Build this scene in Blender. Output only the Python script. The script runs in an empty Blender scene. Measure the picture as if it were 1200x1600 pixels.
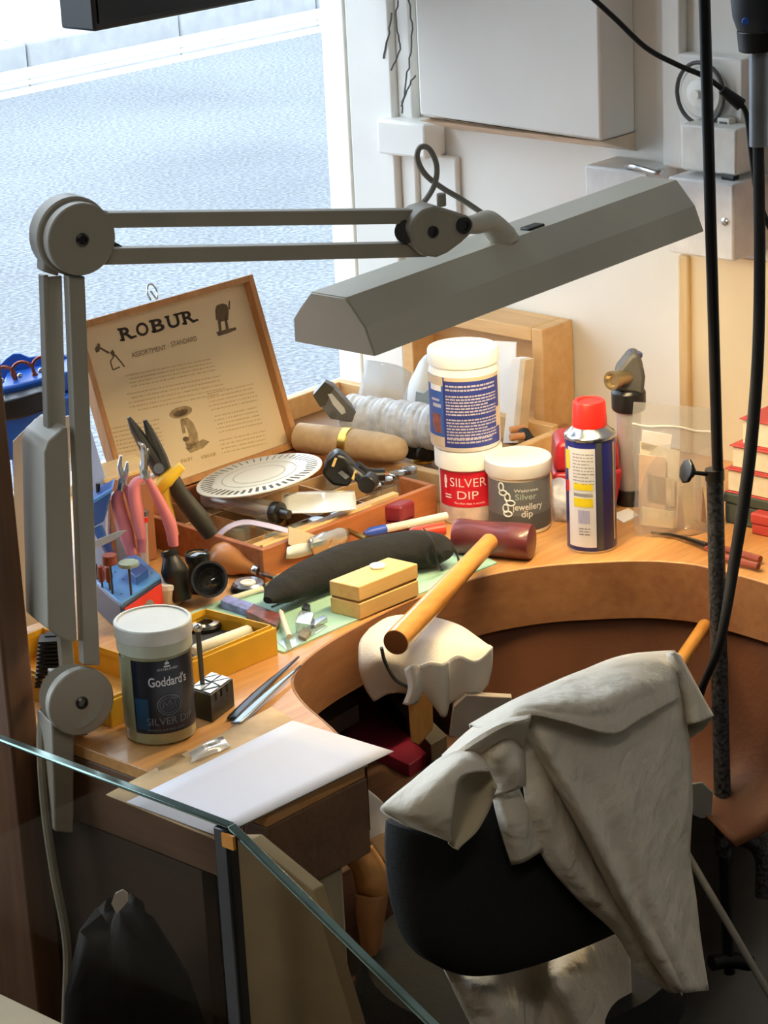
import bpy, math, random
import numpy as np
from mathutils import Matrix, Vector
random.seed(7)
rng = np.random.default_rng(7)
SC = bpy.context.scene
COL = SC.collection
PI = math.pi

# ------------------------------------------------------------------ camera
# room axes: x runs along the shop window, y runs towards the window, z is up
FPX = 4000.0
PITCH = math.radians(19.2); ROLL = 0.05; HEAD = math.radians(47)
CAM = np.array([0, 0, 1.723])
HH = np.array([math.sin(HEAD), math.cos(HEAD), 0.0])
RR = np.array([math.cos(HEAD), -math.sin(HEAD), 0.0])
ZZ = np.array([0, 0, 1.0])
FF = math.cos(PITCH) * HH - math.sin(PITCH) * ZZ
UU = math.sin(PITCH) * HH + math.cos(PITCH) * ZZ
CX = math.cos(ROLL) * RR - math.sin(ROLL) * UU
CY = math.cos(ROLL) * UU + math.sin(ROLL) * RR
cd = bpy.data.cameras.new('camera'); cam = bpy.data.objects.new('camera', cd); COL.objects.link(cam)
cd.sensor_fit = 'VERTICAL'; cd.sensor_height = 36; cd.lens = FPX / 1600 * 36; cd.clip_start = 0.05; cd.clip_end = 200
cam.matrix_world = Matrix(((CX[0], CY[0], -FF[0], CAM[0]), (CX[1], CY[1], -FF[1], CAM[1]), (CX[2], CY[2], -FF[2], CAM[2]), (0, 0, 0, 1)))
SC.camera = cam
# ------------------------------------------------------------------ light
SC.view_settings.view_transform = 'Standard'; SC.view_settings.look = 'None'
SC.view_settings.gamma = 1; SC.view_settings.use_curve_mapping = False
SC.view_settings.exposure = 0.0
W = bpy.data.worlds.new('overcast'); SC.world = W; W.use_nodes = True
bg = W.node_tree.nodes['Background']; bg.inputs[0].default_value = (0.82, 0.91, 1.0, 1); bg.inputs[1].default_value = 4.4
pd = bpy.data.lights.new('window_daylight', 'AREA'); pd.shape = 'RECTANGLE'; pd.size = 2.2; pd.size_y = 1.7; pd.cycles.is_portal = True
po = bpy.data.objects.new('window_daylight', pd); COL.objects.link(po); po.location = (1.25, 2.32, 1.65); po.rotation_euler = (-PI / 2, 0, 0)
TUBE_STRENGTH = 115.0
CEIL_FILL_STRENGTH = 23.0

# ------------------------------------------------------------------ pixel -> place helpers
def ray(x, y): return FPX * FF + (x - 600) * CX + (800 - y) * CY
def Aplane(x, y, P, n):
    d = ray(x, y); n = np.asarray(n, float)
    return CAM + d * (np.dot(np.asarray(P) - CAM, n) / np.dot(d, n))
def Az(x, y, z=0.78): return Aplane(x, y, (0, 0, z), ZZ)
def Au(x, y, u): return Aplane(x, y, (u, 0, 0), (1, 0, 0))
def Av(x, y, v): return Aplane(x, y, (0, v, 0), (0, 1, 0))
def Ad(x, y, d): return Aplane(x, y, HH * d, HH)
def proj(p):
    w = np.asarray(p, float) - CAM; k = w @ FF
    return 600 + FPX * (w @ CX) / k, 800 - FPX * (w @ CY) / k
def zat(p, y):                        # height on the vertical through p that shows at row y
    lo, hi = -1.0, 2.5
    for _ in range(40):
        m = (lo + hi) / 2
        if proj((p[0], p[1], m))[1] > y: lo = m
        else: hi = m
    return (lo + hi) / 2
def mpp(p): return np.linalg.norm(np.asarray(p) - CAM) / FPX
def nrm(v): v = np.asarray(v, float); return v / np.linalg.norm(v)

# ------------------------------------------------------------------ materials
def lin(c):
    if isinstance(c, str):
        c = [int(c[i:i + 2], 16) / 255 for i in (0, 2, 4)]
    return tuple((x / 12.92 if x <= 0.04045 else ((x + 0.055) / 1.055) ** 2.4) for x in c)
MATS = {}
def M(name, col, rough=0.5, metal=0.0, var=0.12, scale=30, bump=0.0, bscale=120, trans=0.0, alpha=1.0, sheen=0.0, coat=0.0, bdist=0.002):
    if name in MATS: return MATS[name]
    m = bpy.data.materials.new(name); m.use_nodes = True; MATS[name] = m
    nt = m.node_tree; b = nt.nodes['Principled BSDF']
    c = lin(col)
    b.inputs['Roughness'].default_value = rough; b.inputs['Metallic'].default_value = metal
    b.inputs['Transmission Weight'].default_value = trans; b.inputs['Alpha'].default_value = alpha
    b.inputs['Coat Weight'].default_value = coat; b.inputs['Sheen Weight'].default_value = sheen
    tc = nt.nodes.new('ShaderNodeTexCoord')
    n = nt.nodes.new('ShaderNodeTexNoise'); n.inputs['Scale'].default_value = scale; n.inputs['Detail'].default_value = 4
    nt.links.new(tc.outputs['Object'], n.inputs['Vector'])
    r = nt.nodes.new('ShaderNodeValToRGB')
    r.color_ramp.elements[0].position = 0.3; r.color_ramp.elements[1].position = 0.7
    r.color_ramp.elements[0].color = (*[x * (1 - var) for x in c], 1)
    r.color_ramp.elements[1].color = (*[min(1, x * (1 + var)) for x in c], 1)
    nt.links.new(n.outputs['Fac'], r.inputs['Fac']); nt.links.new(r.outputs['Color'], b.inputs['Base Color'])
    if bump > 0:
        n2 = nt.nodes.new('ShaderNodeTexNoise'); n2.inputs['Scale'].default_value = bscale; n2.inputs['Detail'].default_value = 6
        nt.links.new(tc.outputs['Object'], n2.inputs['Vector'])
        bp = nt.nodes.new('ShaderNodeBump'); bp.inputs['Strength'].default_value = bump; bp.inputs['Distance'].default_value = bdist
        nt.links.new(n2.outputs['Fac'], bp.inputs['Height']); nt.links.new(bp.outputs['Normal'], b.inputs['Normal'])
    return m
def wood(name, c1, c2, axis=0, scale=9, rough=0.45, ring=14, stretch=0.08, coat=0.0):
    if name in MATS: return MATS[name]
    m = bpy.data.materials.new(name); m.use_nodes = True; MATS[name] = m
    nt = m.node_tree; b = nt.nodes['Principled BSDF']; b.inputs['Roughness'].default_value = rough
    b.inputs['Coat Weight'].default_value = coat
    tc = nt.nodes.new('ShaderNodeTexCoord'); mp = nt.nodes.new('ShaderNodeMapping')
    s = [1, 1, 1]; s[axis] = stretch; mp.inputs['Scale'].default_value = s
    nt.links.new(tc.outputs['Object'], mp.inputs['Vector'])
    n = nt.nodes.new('ShaderNodeTexNoise'); n.inputs['Scale'].default_value = scale * 4; n.inputs['Detail'].default_value = 8; n.inputs['Distortion'].default_value = 0.6
    nt.links.new(mp.outputs['Vector'], n.inputs['Vector'])
    w = nt.nodes.new('ShaderNodeTexNoise'); w.inputs['Scale'].default_value = ring * 14; w.inputs['Detail'].default_value = 3
    nt.links.new(mp.outputs['Vector'], w.inputs['Vector'])
    a = nt.nodes.new('ShaderNodeMath'); a.operation = 'MULTIPLY_ADD'; a.inputs[1].default_value = 0.4
    nt.links.new(w.outputs['Fac'], a.inputs[0])
    k = nt.nodes.new('ShaderNodeMath'); k.operation = 'MULTIPLY'; k.inputs[1].default_value = 0.6
    nt.links.new(n.outputs['Fac'], k.inputs[0]); nt.links.new(k.outputs[0], a.inputs[2])
    r = nt.nodes.new('ShaderNodeValToRGB'); r.color_ramp.elements[0].position = 0.33; r.color_ramp.elements[1].position = 0.66
    r.color_ramp.elements[0].color = (*lin(c1), 1); r.color_ramp.elements[1].color = (*lin(c2), 1)
    nt.links.new(a.outputs[0], r.inputs['Fac']); nt.links.new(r.outputs['Color'], b.inputs['Base Color'])
    bp = nt.nodes.new('ShaderNodeBump'); bp.inputs['Strength'].default_value = 0.15; bp.inputs['Distance'].default_value = 0.001
    nt.links.new(a.outputs[0], bp.inputs['Height']); nt.links.new(bp.outputs['Normal'], b.inputs['Normal'])
    return m
def clear(name, tint='ffffff', refl=1.0, rough=0.03, haze=0.0, hazecol='ffffff'):   # thin clear sheet: see-through with fresnel shine
    if name in MATS: return MATS[name]
    m = bpy.data.materials.new(name); m.use_nodes = True; MATS[name] = m
    nt = m.node_tree; nt.nodes.clear()
    o = nt.nodes.new('ShaderNodeOutputMaterial'); t = nt.nodes.new('ShaderNodeBsdfTransparent'); t.inputs[0].default_value = (*lin(tint), 1)
    base = t.outputs[0]
    if haze > 0:
        d = nt.nodes.new('ShaderNodeBsdfDiffuse'); d.inputs[0].default_value = (*lin(hazecol), 1)
        mx = nt.nodes.new('ShaderNodeMixShader'); mx.inputs[0].default_value = haze
        nt.links.new(base, mx.inputs[1]); nt.links.new(d.outputs[0], mx.inputs[2]); base = mx.outputs[0]
    g = nt.nodes.new('ShaderNodeBsdfGlossy'); g.inputs['Roughness'].default_value = rough
    lw = nt.nodes.new('ShaderNodeLayerWeight'); lw.inputs['Blend'].default_value = 0.5
    pw = nt.nodes.new('ShaderNodeMath'); pw.operation = 'POWER'; pw.inputs[1].default_value = 5.0
    nt.links.new(lw.outputs['Facing'], pw.inputs[0])
    mu = nt.nodes.new('ShaderNodeMath'); mu.operation = 'MULTIPLY_ADD'; mu.inputs[1].default_value = 0.9 * refl; mu.inputs[2].default_value = 0.035 * refl
    nt.links.new(pw.outputs[0], mu.inputs[0])
    mx2 = nt.nodes.new('ShaderNodeMixShader'); nt.links.new(mu.outputs[0], mx2.inputs[0]); nt.links.new(base, mx2.inputs[1]); nt.links.new(g.outputs[0], mx2.inputs[2])
    nt.links.new(mx2.outputs[0], o.inputs[0])
    return m
def thin(name, col, rough=0.6, back=0.55):           # paper or film that lets daylight glow through
    m = M(name, col, rough, var=0.03)
    nt = m.node_tree
    if 'Translucent BSDF' not in nt.nodes:
        t = nt.nodes.new('ShaderNodeBsdfTranslucent'); t.inputs[0].default_value = (*lin(col), 1); mx = nt.nodes.new('ShaderNodeMixShader'); mx.inputs[0].default_value = back
        nt.links.new(nt.nodes['Principled BSDF'].outputs[0], mx.inputs[1]); nt.links.new(t.outputs[0], mx.inputs[2]); nt.links.new(mx.outputs[0], nt.nodes['Material Output'].inputs[0])
    return m
def glow(name, col, strength):
    if name in MATS: return MATS[name]
    m = bpy.data.materials.new(name); m.use_nodes = True; MATS[name] = m
    b = m.node_tree.nodes['Principled BSDF']; b.inputs['Base Color'].default_value = (0.9, 0.9, 0.9, 1)
    b.inputs['Emission Color'].default_value = (*lin(col), 1); b.inputs['Emission Strength'].default_value = strength
    return m

# ------------------------------------------------------------------ mesh builder
def frame(d):
    d = nrm(d); a = ZZ if abs(d[2]) < 0.9 else np.array([1.0, 0, 0])
    x = nrm(np.cross(a, d)); return x, np.cross(d, x), d
TXT = {}
def text_geo(s, bold):
    key = (s, bold)
    if key not in TXT:
        c = bpy.data.curves.new('t', 'FONT'); c.body = s; c.size = 1.0; c.offset = bold; c.resolution_u = 4
        o = bpy.data.objects.new('t', c); COL.objects.link(o)
        bpy.context.view_layer.update()
        me = bpy.data.meshes.new_from_object(o.evaluated_get(bpy.context.evaluated_depsgraph_get()))
        v = np.array([x.co[:2] for x in me.vertices]) if len(me.vertices) else np.zeros((0, 2))
        f = [list(p.vertices) for p in me.polygons]
        bpy.data.objects.remove(o); bpy.data.curves.remove(c); bpy.data.meshes.remove(me)
        TXT[key] = (v, f)
    return TXT[key]
class MB:
    def __init__(s): s.v = []; s.f = []
    def add(s, vs, fs):
        n = len(s.v); s.v += [np.asarray(q, float) for q in vs]; s.f += [[i + n for i in q] for q in fs]; return s
    def obox(s, o, a, b, c):
        o, a, b, c = [np.asarray(q, float) for q in (o, a, b, c)]
        if np.dot(np.cross(a, b), c) < 0: a, b = b, a
        vs = [o, o + a, o + a + b, o + b]; vs += [q + c for q in vs]
        return s.add(vs, [(3, 2, 1, 0), (4, 5, 6, 7), (0, 1, 5, 4), (1, 2, 6, 5), (2, 3, 7, 6), (3, 0, 4, 7)])
    def box(s, x0, x1, y0, y1, z0, z1): return s.obox((x0, y0, z0), (x1 - x0, 0, 0), (0, y1 - y0, 0), (0, 0, z1 - z0))
    def cbox(s, c, ex, ey, ez, sx, sy, sz):
        ex, ey, ez = nrm(ex), nrm(ey), nrm(ez); c = np.asarray(c)
        return s.obox(c - ex * sx / 2 - ey * sy / 2 - ez * sz / 2, ex * sx, ey * sy, ez * sz)
    def lathe(s, base, prof, axis=ZZ, n=32):
        x, y, d = frame(axis); base = np.asarray(base, float); vs = []; fs = []; k = len(prof)
        for r, z in prof:
            for i in range(n):
                t = 2 * PI * i / n; vs.append(base + d * z + (x * math.cos(t) + y * math.sin(t)) * max(r, 1e-5))
        for j in range(k - 1):
            for i in range(n):
                i2 = (i + 1) % n; fs.append((j * n + i, j * n + i2, (j + 1) * n + i2, (j + 1) * n + i))
        if prof[0][0] > 1e-4: fs.append(tuple(range(n - 1, -1, -1)))
        if prof[-1][0] > 1e-4: fs.append(tuple((k - 1) * n + i for i in range(n)))
        return s.add(vs, fs)
    def cyl(s, p0, p1, r0, r1=None, n=20):
        r1 = r0 if r1 is None else r1; p0 = np.asarray(p0, float); p1 = np.asarray(p1, float)
        return s.lathe(p0, [(r0, 0), (r1, np.linalg.norm(p1 - p0))], p1 - p0, n)
    def tube(s, pts, r, n=10, smooth=6, flat=1.0):
        P = spline(pts, smooth) if smooth > 1 else np.asarray(pts, float); k = len(P)
        rs = np.interp(np.linspace(0, 1, k), np.linspace(0, 1, len(r)), r) if hasattr(r, '__len__') else np.full(k, r)
        T = np.gradient(P, axis=0); x, y, _ = frame(T[0]); vs = []; fs = []
        for i in range(k):
            t = nrm(T[i]); x = nrm(x - t * np.dot(x, t)); y = np.cross(t, x)
            for j in range(n):
                a = 2 * PI * j / n; vs.append(P[i] + (x * math.cos(a) + y * math.sin(a) * flat) * rs[i])
        for i in range(k - 1):
            for j in range(n):
                j2 = (j + 1) % n; fs.append((i * n + j, i * n + j2, (i + 1) * n + j2, (i + 1) * n + j))
        fs += [tuple(range(n - 1, -1, -1)), tuple((k - 1) * n + i for i in range(n))]
        return s.add(vs, fs)
    def prism(s, poly, vec):
        poly = [np.asarray(q, float) for q in poly]; vec = np.asarray(vec, float); n = len(poly)
        nn = sum(np.cross(poly[i] - poly[0], poly[(i + 1) % n] - poly[0]) for i in range(n))
        if np.dot(nn, vec) < 0: poly = poly[::-1]
        vs = poly + [q + vec for q in poly]
        fs = [tuple(range(n - 1, -1, -1)), tuple(range(n, 2 * n))] + [(i, (i + 1) % n, (i + 1) % n + n, i + n) for i in range(n)]
        return s.add(vs, fs)
    def grid(s, G, closed=False):
        G = np.asarray(G); a, b = G.shape[:2]; vs = G.reshape(-1, 3)
        fs = [(i * b + j, i * b + j + 1, (i + 1) * b + j + 1, (i + 1) * b + j) for i in range(a - 1) for j in range(b - 1)]
        if closed: fs += [(i * b + b - 1, i * b, (i + 1) * b, (i + 1) * b + b - 1) for i in range(a - 1)]
        return s.add(vs, fs)
    def ball(s, c, r, ax=ZZ, sq=1.0, n=16):
        m = n // 2; return s.lathe(np.asarray(c) - nrm(ax) * r * sq, [(r * math.sin(PI * i / m), r * sq * (1 - math.cos(PI * i / m))) for i in range(m + 1)], ax, n)
    def text(s, st, fn, size, bold=0.0, align='c', width=None):
        v, f = text_geo(st, bold)
        if not len(v): return s
        v = v.copy(); w = v[:, 0].max() - v[:, 0].min(); v[:, 0] -= v[:, 0].min()
        if align == 'c': v[:, 0] -= w / 2
        sx = (width / w) if width else size
        return s.add([fn(p[0] * sx, p[1] * size) for p in v], f)
    def rects(s, fn, rs):                # flat printed bars (x0,x1,y0,y1) mapped by fn
        for x0, x1, y0, y1 in rs:
            k = max(1, int(abs(x1 - x0) / 0.004)); xs = np.linspace(x0, x1, k + 1)
            for i in range(k):
                s.add([fn(xs[i], y0), fn(xs[i + 1], y0), fn(xs[i + 1], y1), fn(xs[i], y1)], [(0, 1, 2, 3)])
        return s
def spline(pts, m=6):
    P = np.asarray(pts, float); n = len(P)
    if n < 3: return np.array([P[0] + (P[-1] - P[0]) * t for t in np.linspace(0, 1, m + 1)])
    E = np.vstack([2 * P[0] - P[1], P, 2 * P[-1] - P[-2]]); out = []
    for i in range(n - 1):
        a, b, c, d = E[i:i + 4]
        for t in np.linspace(0, 1, m, endpoint=False):
            out.append(0.5 * (2 * b + (c - a) * t + (2 * a - 5 * b + 4 * c - d) * t * t + (3 * b - a - 3 * c + d) * t ** 3))
    out.append(P[-1]); return np.array(out)
def sheet(rows, m=6, noise=0.0, freq=30, seed=0):
    R = [spline(r, m) for r in rows]; G = np.array(R)
    G = np.array([spline(G[:, j], m) for j in range(G.shape[1])]).transpose(1, 0, 2)
    if noise:
        q = np.random.default_rng(seed); ph = q.uniform(0, 6.28, (6,)); dr = q.normal(size=(6, 3)); off = np.zeros(G.shape[:2])
        for k in range(6): off += np.sin((G @ nrm(dr[k])) * freq * (0.6 + 0.35 * k) + ph[k]) / (1 + 0.6 * k)
        du = np.gradient(G, axis=0); dv = np.gradient(G, axis=1); nn = np.cross(du, dv); nn /= np.linalg.norm(nn, axis=2, keepdims=True) + 1e-9
        G = G + nn * off[..., None] * noise
    return G

ORG = {}
def thing(name, loc, label, cat, group=None):
    o = bpy.data.objects.new(name, None); COL.objects.link(o); o.location = loc; o.empty_display_size = 0.02
    o['label'] = label; o['category'] = cat
    if group: o['group'] = group
    ORG[o] = np.asarray(loc, float); return o
def part(name, mb, mat, parent=None, bevel=0, smooth=40, solid=0, subsurf=0, label=None, cat=None, group=None, kind=None, seg=2):
    V = np.array(mb.v)
    if parent is not None: org = ORG[parent]
    else: org = np.array([(V[:, 0].min() + V[:, 0].max()) / 2, (V[:, 1].min() + V[:, 1].max()) / 2, V[:, 2].min()])
    me = bpy.data.meshes.new(name); me.from_pydata([tuple(q) for q in (V - org)], [], mb.f); me.update()
    o = bpy.data.objects.new(name, me); COL.objects.link(o); ORG[o] = org
    for mm in (mat if isinstance(mat, (list, tuple)) else [mat]): me.materials.append(mm)
    if parent is not None: o.parent = parent
    else: o.location = org
    if smooth:
        me.polygons.foreach_set('use_smooth', [True] * len(me.polygons))
        try: me.set_sharp_from_angle(angle=math.radians(smooth))
        except Exception: pass
    if solid:
        k = o.modifiers.new('solid', 'SOLIDIFY'); k.thickness = solid; k.offset = 0
    if bevel:
        k = o.modifiers.new('bevel', 'BEVEL'); k.width = bevel; k.segments = seg; k.limit_method = 'ANGLE'
    if subsurf:
        k = o.modifiers.new('sub', 'SUBSURF'); k.levels = subsurf; k.render_levels = subsurf
    if label: o['label'] = label
    if cat: o['category'] = cat
    if group: o['group'] = group
    if kind: o['kind'] = kind
    return o
def struct(name, mb, mat, bevel=0, **k): return part(name, mb, mat, None, bevel=bevel, kind='structure', **k)
def copy_tree(o, parent=None):
    c = o.copy(); COL.objects.link(c); ORG[c] = ORG[o]
    if parent is not None: c.parent = parent
    for ch in [x for x in COL.objects if x.parent == o]: copy_tree(ch, c)
    return c
def onwall(c, r, z0, off=0.0006, phi0=0.0):       # map label (x right, y up) onto a standing cylinder seen from the shop
    def fn(x, y):
        a = phi0 + x / r; d = -HH * math.cos(a) + RR * math.sin(a); return np.array([c[0], c[1], 0]) + d * (r + off) + ZZ * (z0 + y)
    return fn
def shell(mb, c, r, z0, z1, a0, a1, off=0.0004, n=24):
    rows = []
    for z in (z0, z1):
        rows.append([np.array([c[0], c[1], z]) + (-HH * math.cos(a) + RR * math.sin(a)) * (r + off) for a in np.linspace(a0, a1, n)])
    return mb.grid(rows)
def onplane(o, ex, ey, off=0.0004):
    o = np.asarray(o, float); ex = nrm(ex); ey = nrm(ey); n = np.cross(ex, ey)
    return lambda x, y: o + ex * x + ey * y + n * off

# ------------------------------------------------------------------ palette
WHITEWALL = M('white_painted_plaster', 'e6e4de', 0.75, var=0.05, scale=5, bump=0.12, bscale=25)
TRIMW = M('white_gloss_paint', 'e8e6e0', 0.4, var=0.05, scale=8)
CREAMP = M('cream_paint', 'e6d3ad', 0.5, var=0.05, scale=6)
DARKWALL = M('dim_shop_wall', '332c26', 0.8, var=0.15, scale=3)
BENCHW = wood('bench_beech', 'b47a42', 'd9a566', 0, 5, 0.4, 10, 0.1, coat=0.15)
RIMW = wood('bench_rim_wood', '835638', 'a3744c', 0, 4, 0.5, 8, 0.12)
BROWNW = wood('brown_board', '5f4230', '7f5a40', 2, 5, 0.6, 8, 0.1)
LIGHTW = wood('pale_boxwood', 'd8ae6c', 'ecc98c', 0, 6, 0.4, 10, 0.1)
TRAYW = wood('tray_beech', 'c89a62', 'deb680', 1, 5, 0.5, 8, 0.12)
CEDAR = wood('red_cedar', '8a4d28', 'b06c3c', 0, 6, 0.5, 12, 0.1)
HANDLEW = wood('varnished_ash', 'c88434', 'e6a850', 0, 5, 0.3, 9, 0.15, coat=0.5)
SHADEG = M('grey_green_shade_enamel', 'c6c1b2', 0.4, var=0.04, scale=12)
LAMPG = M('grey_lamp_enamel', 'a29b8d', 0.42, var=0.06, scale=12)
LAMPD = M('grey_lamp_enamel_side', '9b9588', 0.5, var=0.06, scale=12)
BLACKP = M('black_plastic', '141414', 0.35, var=0.2)
BLACKM = M('black_matt', '1b1b1c', 0.7, var=0.2)
STEEL = M('steel', 'c4c6c8', 0.25, 1.0, var=0.05)
DSTEEL = M('dark_steel', '5a5a58', 0.35, 1.0, var=0.2)
BRASS = M('brass', 'd8b45a', 0.28, 1.0, var=0.08)
PAPER = M('white_paper', 'f2f1ee', 0.8, var=0.02)
CREAM = M('cream_paper', 'e9d6b4', 0.8, var=0.04, scale=14)
INK = M('dark_brown_ink', '2e2117', 0.8, var=0.05)
INKG = M('grey_brown_ink', '8a7355', 0.8, var=0.05)
INKT = M('tan_ink', 'b89c74', 0.8, var=0.05)
KRAFT = M('kraft_paper', 'c08a50', 0.8, var=0.12, scale=20, bump=0.2)
WPLAST = M('white_plastic', 'efeee8', 0.4, var=0.03)
REDP = M('red_plastic', 'e0251f', 0.35, var=0.05)
WINEP = M('wine_red_plastic', 'a8202c', 0.35, var=0.06)
CLEARP = clear('clear_plastic', 'f6f8fa', 2.2, 0.1, 0.16, 'f2efec')
GLASSM = clear('clear_glass', 'eef4f4', 1.6, 0.02, 0.14, 'e8eae6')
YELLOW = M('yellow_card', 'dcaa28', 0.5, var=0.06)

# ------------------------------------------------------------------ setting
SILL = 0.78
struct('floor', MB().box(-1.6, 2.5, -1.6, 2.3, -0.1, 0), wood('dark_floorboards', '140e0b', '20170f', 1, 3, 0.75, 6, 0.1))
MATS['dark_floorboards'].node_tree.nodes['Principled BSDF'].inputs['Specular IOR Level'].default_value = 0.1
struct('ceiling', MB().box(-1.6, 2.5, -1.6, 2.25, 2.6, 2.7), M('ceiling_paint', '8d877c', 0.9))
struct('wall_left', MB().box(-1.7, -1.5, -1.6, 2.25, 0, 2.6), DARKWALL)
struct('wall_back', MB().box(-1.5, 2.35, -1.7, -1.5, 0, 2.6), DARKWALL)
struct('wall_right', MB().box(2.35, 2.5, -1.5, 2.236, 0, 2.6), WHITEWALL)
wf = MB(); wf.box(-1.5, 2.35, 2.19, 2.25, 0, 0.765); wf.box(-1.5, 0.1, 2.19, 2.25, 0.765, 2.6); wf.box(0.1, 2.35, 2.19, 2.25, 2.45, 2.6)
struct('wall_front', wf, DARKWALL)
win = struct('window_1', MB().box(0.1, 2.349, 2.2, 2.206, 0.765, 2.45), clear('shop_window_glass', 'fafdff', 0.6, 0.0))
fr = MB(); fr.box(2.326, 2.3495, 2.196, 2.236, 0.765, 2.45); fr.box(0.1, 2.326, 2.194, 2.236, 0.765, 0.79)
part('window_frame', fr, M('white_window_paint', 'f4f1e6', 0.5, var=0.03), win, bevel=0.002)
# right wall joinery
t = MB(); t.box(2.325, 2.35, 2.12, 2.193, 0.78, 2.6); t.box(2.335, 2.35, 2.095, 2.12, 0.78, 2.6)
struct('trim_1', t, TRIMW, bevel=0.003)
struct('trim_2', MB().box(2.31, 2.35, 2.055, 2.135, 1.098, 1.142), TRIMW, bevel=0.004)
ob = MB(); yl = Au(655, 180, 2.285)[1]; yr = Au(940, 215, 2.285)[1]; zl = Au(655, 180, 2.285)[2]; zr = Au(940, 222, 2.285)[2]
ob.prism([(2.285, yl, zl), (2.285, yr, zr), (2.285, yr, 2.6), (2.285, yl, 2.6)], (0.065, 0, 0))
struct('wall_pier', ob, WHITEWALL, bevel=0.004)
lp = Au(1035, 100, 2.35)[1]
struct('trim_3', MB().box(2.335, 2.35, Au(1063, 100, 2.335)[1], Au(1033, 100, 2.335)[1], Au(1040, 262, 2.335)[2], 2.6), TRIMW, bevel=0.003)
struct('trim_4', MB().box(2.338, 2.35, Au(1075, 400, 2.338)[1], Au(1058, 400, 2.338)[1], 0.78, Au(1058, 398, 2.338)[2]), wood('tan_moulding', 'cfae7c', 'e2c796', 2, 4), bevel=0.003)
struct('trim_5', MB().box(2.344, 2.35, 0.4, Au(1075, 400, 2.344)[1], 0.78, Au(1075, 392, 2.344)[2]), CREAMP)
struct('trim_7', MB().prism([(2.285, yl, zl), (2.2852, yr, zr), (2.35, yr, zr - 0.022), (2.35, yl, zl - 0.022)], (0, 0.0001, 0.0)).prism([(2.285, yr, zr), (2.35, yr, zr), (2.35, yr, zr - 0.022)], (0, yl - yr, 0)), M('worn_tan_plaster', 'd6c2ab', 0.8, var=0.18, scale=30, bump=0.4, bscale=60))
struct('trim_8', MB().box(2.341, 2.35, Au(712, 250, 2.341)[1], 2.095, 0.80, 1.098), TRIMW, bevel=0.003)
ck = MB()
for pts in ([(622, 0), (618, 40), (625, 75), (612, 110)], [(640, 0), (644, 45), (641, 90), (634, 130), (628, 178)], [(648, 118), (636, 140), (627, 165)], [(672, 75), (668, 100), (670, 122)], [(612, 20), (606, 60), (600, 90)]):
    P = [Au(x, y, 2.324) for x, y in pts]; P = spline(P, 5); P = P + rng.normal(0, 0.0012, P.shape) * np.array([0, 1, 1]); ck.tube(P, 0.0011, 5, 1)
struct('trim_6', ck, M('dark_crack', '5b5a58', 0.9))
# partition at the left end of the bench
struct('wall_partition', MB().box(1.315, 1.347, 1.700, 2.189, 0, 2.2), BROWNW, bevel=0.003)

# ------------------------------------------------------------------ street outside
ZR = -0.05
def asphalt():
    m = bpy.data.materials.new('asphalt'); m.use_nodes = True; nt = m.node_tree; b = nt.nodes['Principled BSDF']; b.inputs['Roughness'].default_value = 0.65
    tc = nt.nodes.new('ShaderNodeTexCoord')
    def nz(s, d, p0, p1, c0, c1):
        n = nt.nodes.new('ShaderNodeTexNoise'); n.inputs['Scale'].default_value = s; n.inputs['Detail'].default_value = d; nt.links.new(tc.outputs['Object'], n.inputs['Vector'])
        r = nt.nodes.new('ShaderNodeValToRGB'); r.color_ramp.elements[0].position = p0; r.color_ramp.elements[1].position = p1
        r.color_ramp.elements[0].color = (*lin(c0), 1); r.color_ramp.elements[1].color = (*lin(c1), 1); nt.links.new(n.outputs['Fac'], r.inputs['Fac']); return n, r
    n1, r1 = nz(70, 4, 0.38, 0.68, '565c63', '8b9299'); n2, r2 = nz(0.9, 3, 0.3, 0.7, 'd4d4d4', 'ffffff')
    mx = nt.nodes.new('ShaderNodeMix'); mx.data_type = 'RGBA'; mx.blend_type = 'MULTIPLY'; mx.inputs['Factor'].default_value = 1
    nt.links.new(r1.outputs['Color'], mx.inputs['A']); nt.links.new(r2.outputs['Color'], mx.inputs['B']); nt.links.new(mx.outputs['Result'], b.inputs['Base Color'])
    bp = nt.nodes.new('ShaderNodeBump'); bp.inputs['Strength'].default_value = 0.5; bp.inputs['Distance'].default_value = 0.01
    nt.links.new(n1.outputs['Fac'], bp.inputs['Height']); nt.links.new(bp.outputs['Normal'], b.inputs['Normal']); return m
struct('road', MB().box(-12, 30, 2.25, 8.2, ZR - 0.1, ZR), asphalt())
v1 = 0.5 * (Az(0, 140, ZR)[1] + Az(530, 28, ZR)[1])
ln = MB(); ln.box(-12, 30, v1 - 0.17, v1 - 0.10, ZR, ZR + 0.004); ln.box(-12, 30, v1 - 0.03, v1 + 0.04, ZR, ZR + 0.004)
struct('road_markings', ln, M('cream_road_line', 'f2ead2', 0.7, var=0.06, scale=20))
vk = v1 + 0.30
kb = MB(); x = -12
while x < 30: kb.box(x, x + 0.905, vk, vk + 0.16, ZR - 0.1, ZR + 0.11); x += 0.915
struct('kerb', kb, M('kerb_stone', '989a9c', 0.8, var=0.12, scale=12), bevel=0.012)
pv = MB(); x = -12; i = 0
while x < 30:
    y = vk + 0.165 + (0 if i % 2 else -0.25)
    while y < vk + 5: pv.box(x, x + 0.75, max(y, vk + 0.163), y + 0.595, ZR - 0.1, ZR + 0.108); y += 0.605
    x += 0.757; i += 1
struct('pavement', pv, M('pavement_slab', 'b4b6b6', 0.8, var=0.05, scale=6))
gt = MB().box(-12, 30, v1 + 0.08, vk, ZR, ZR + 0.006)
struct('gutter', gt, M('pale_gutter', 'b6b9bc', 0.8, var=0.08, scale=15))

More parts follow.
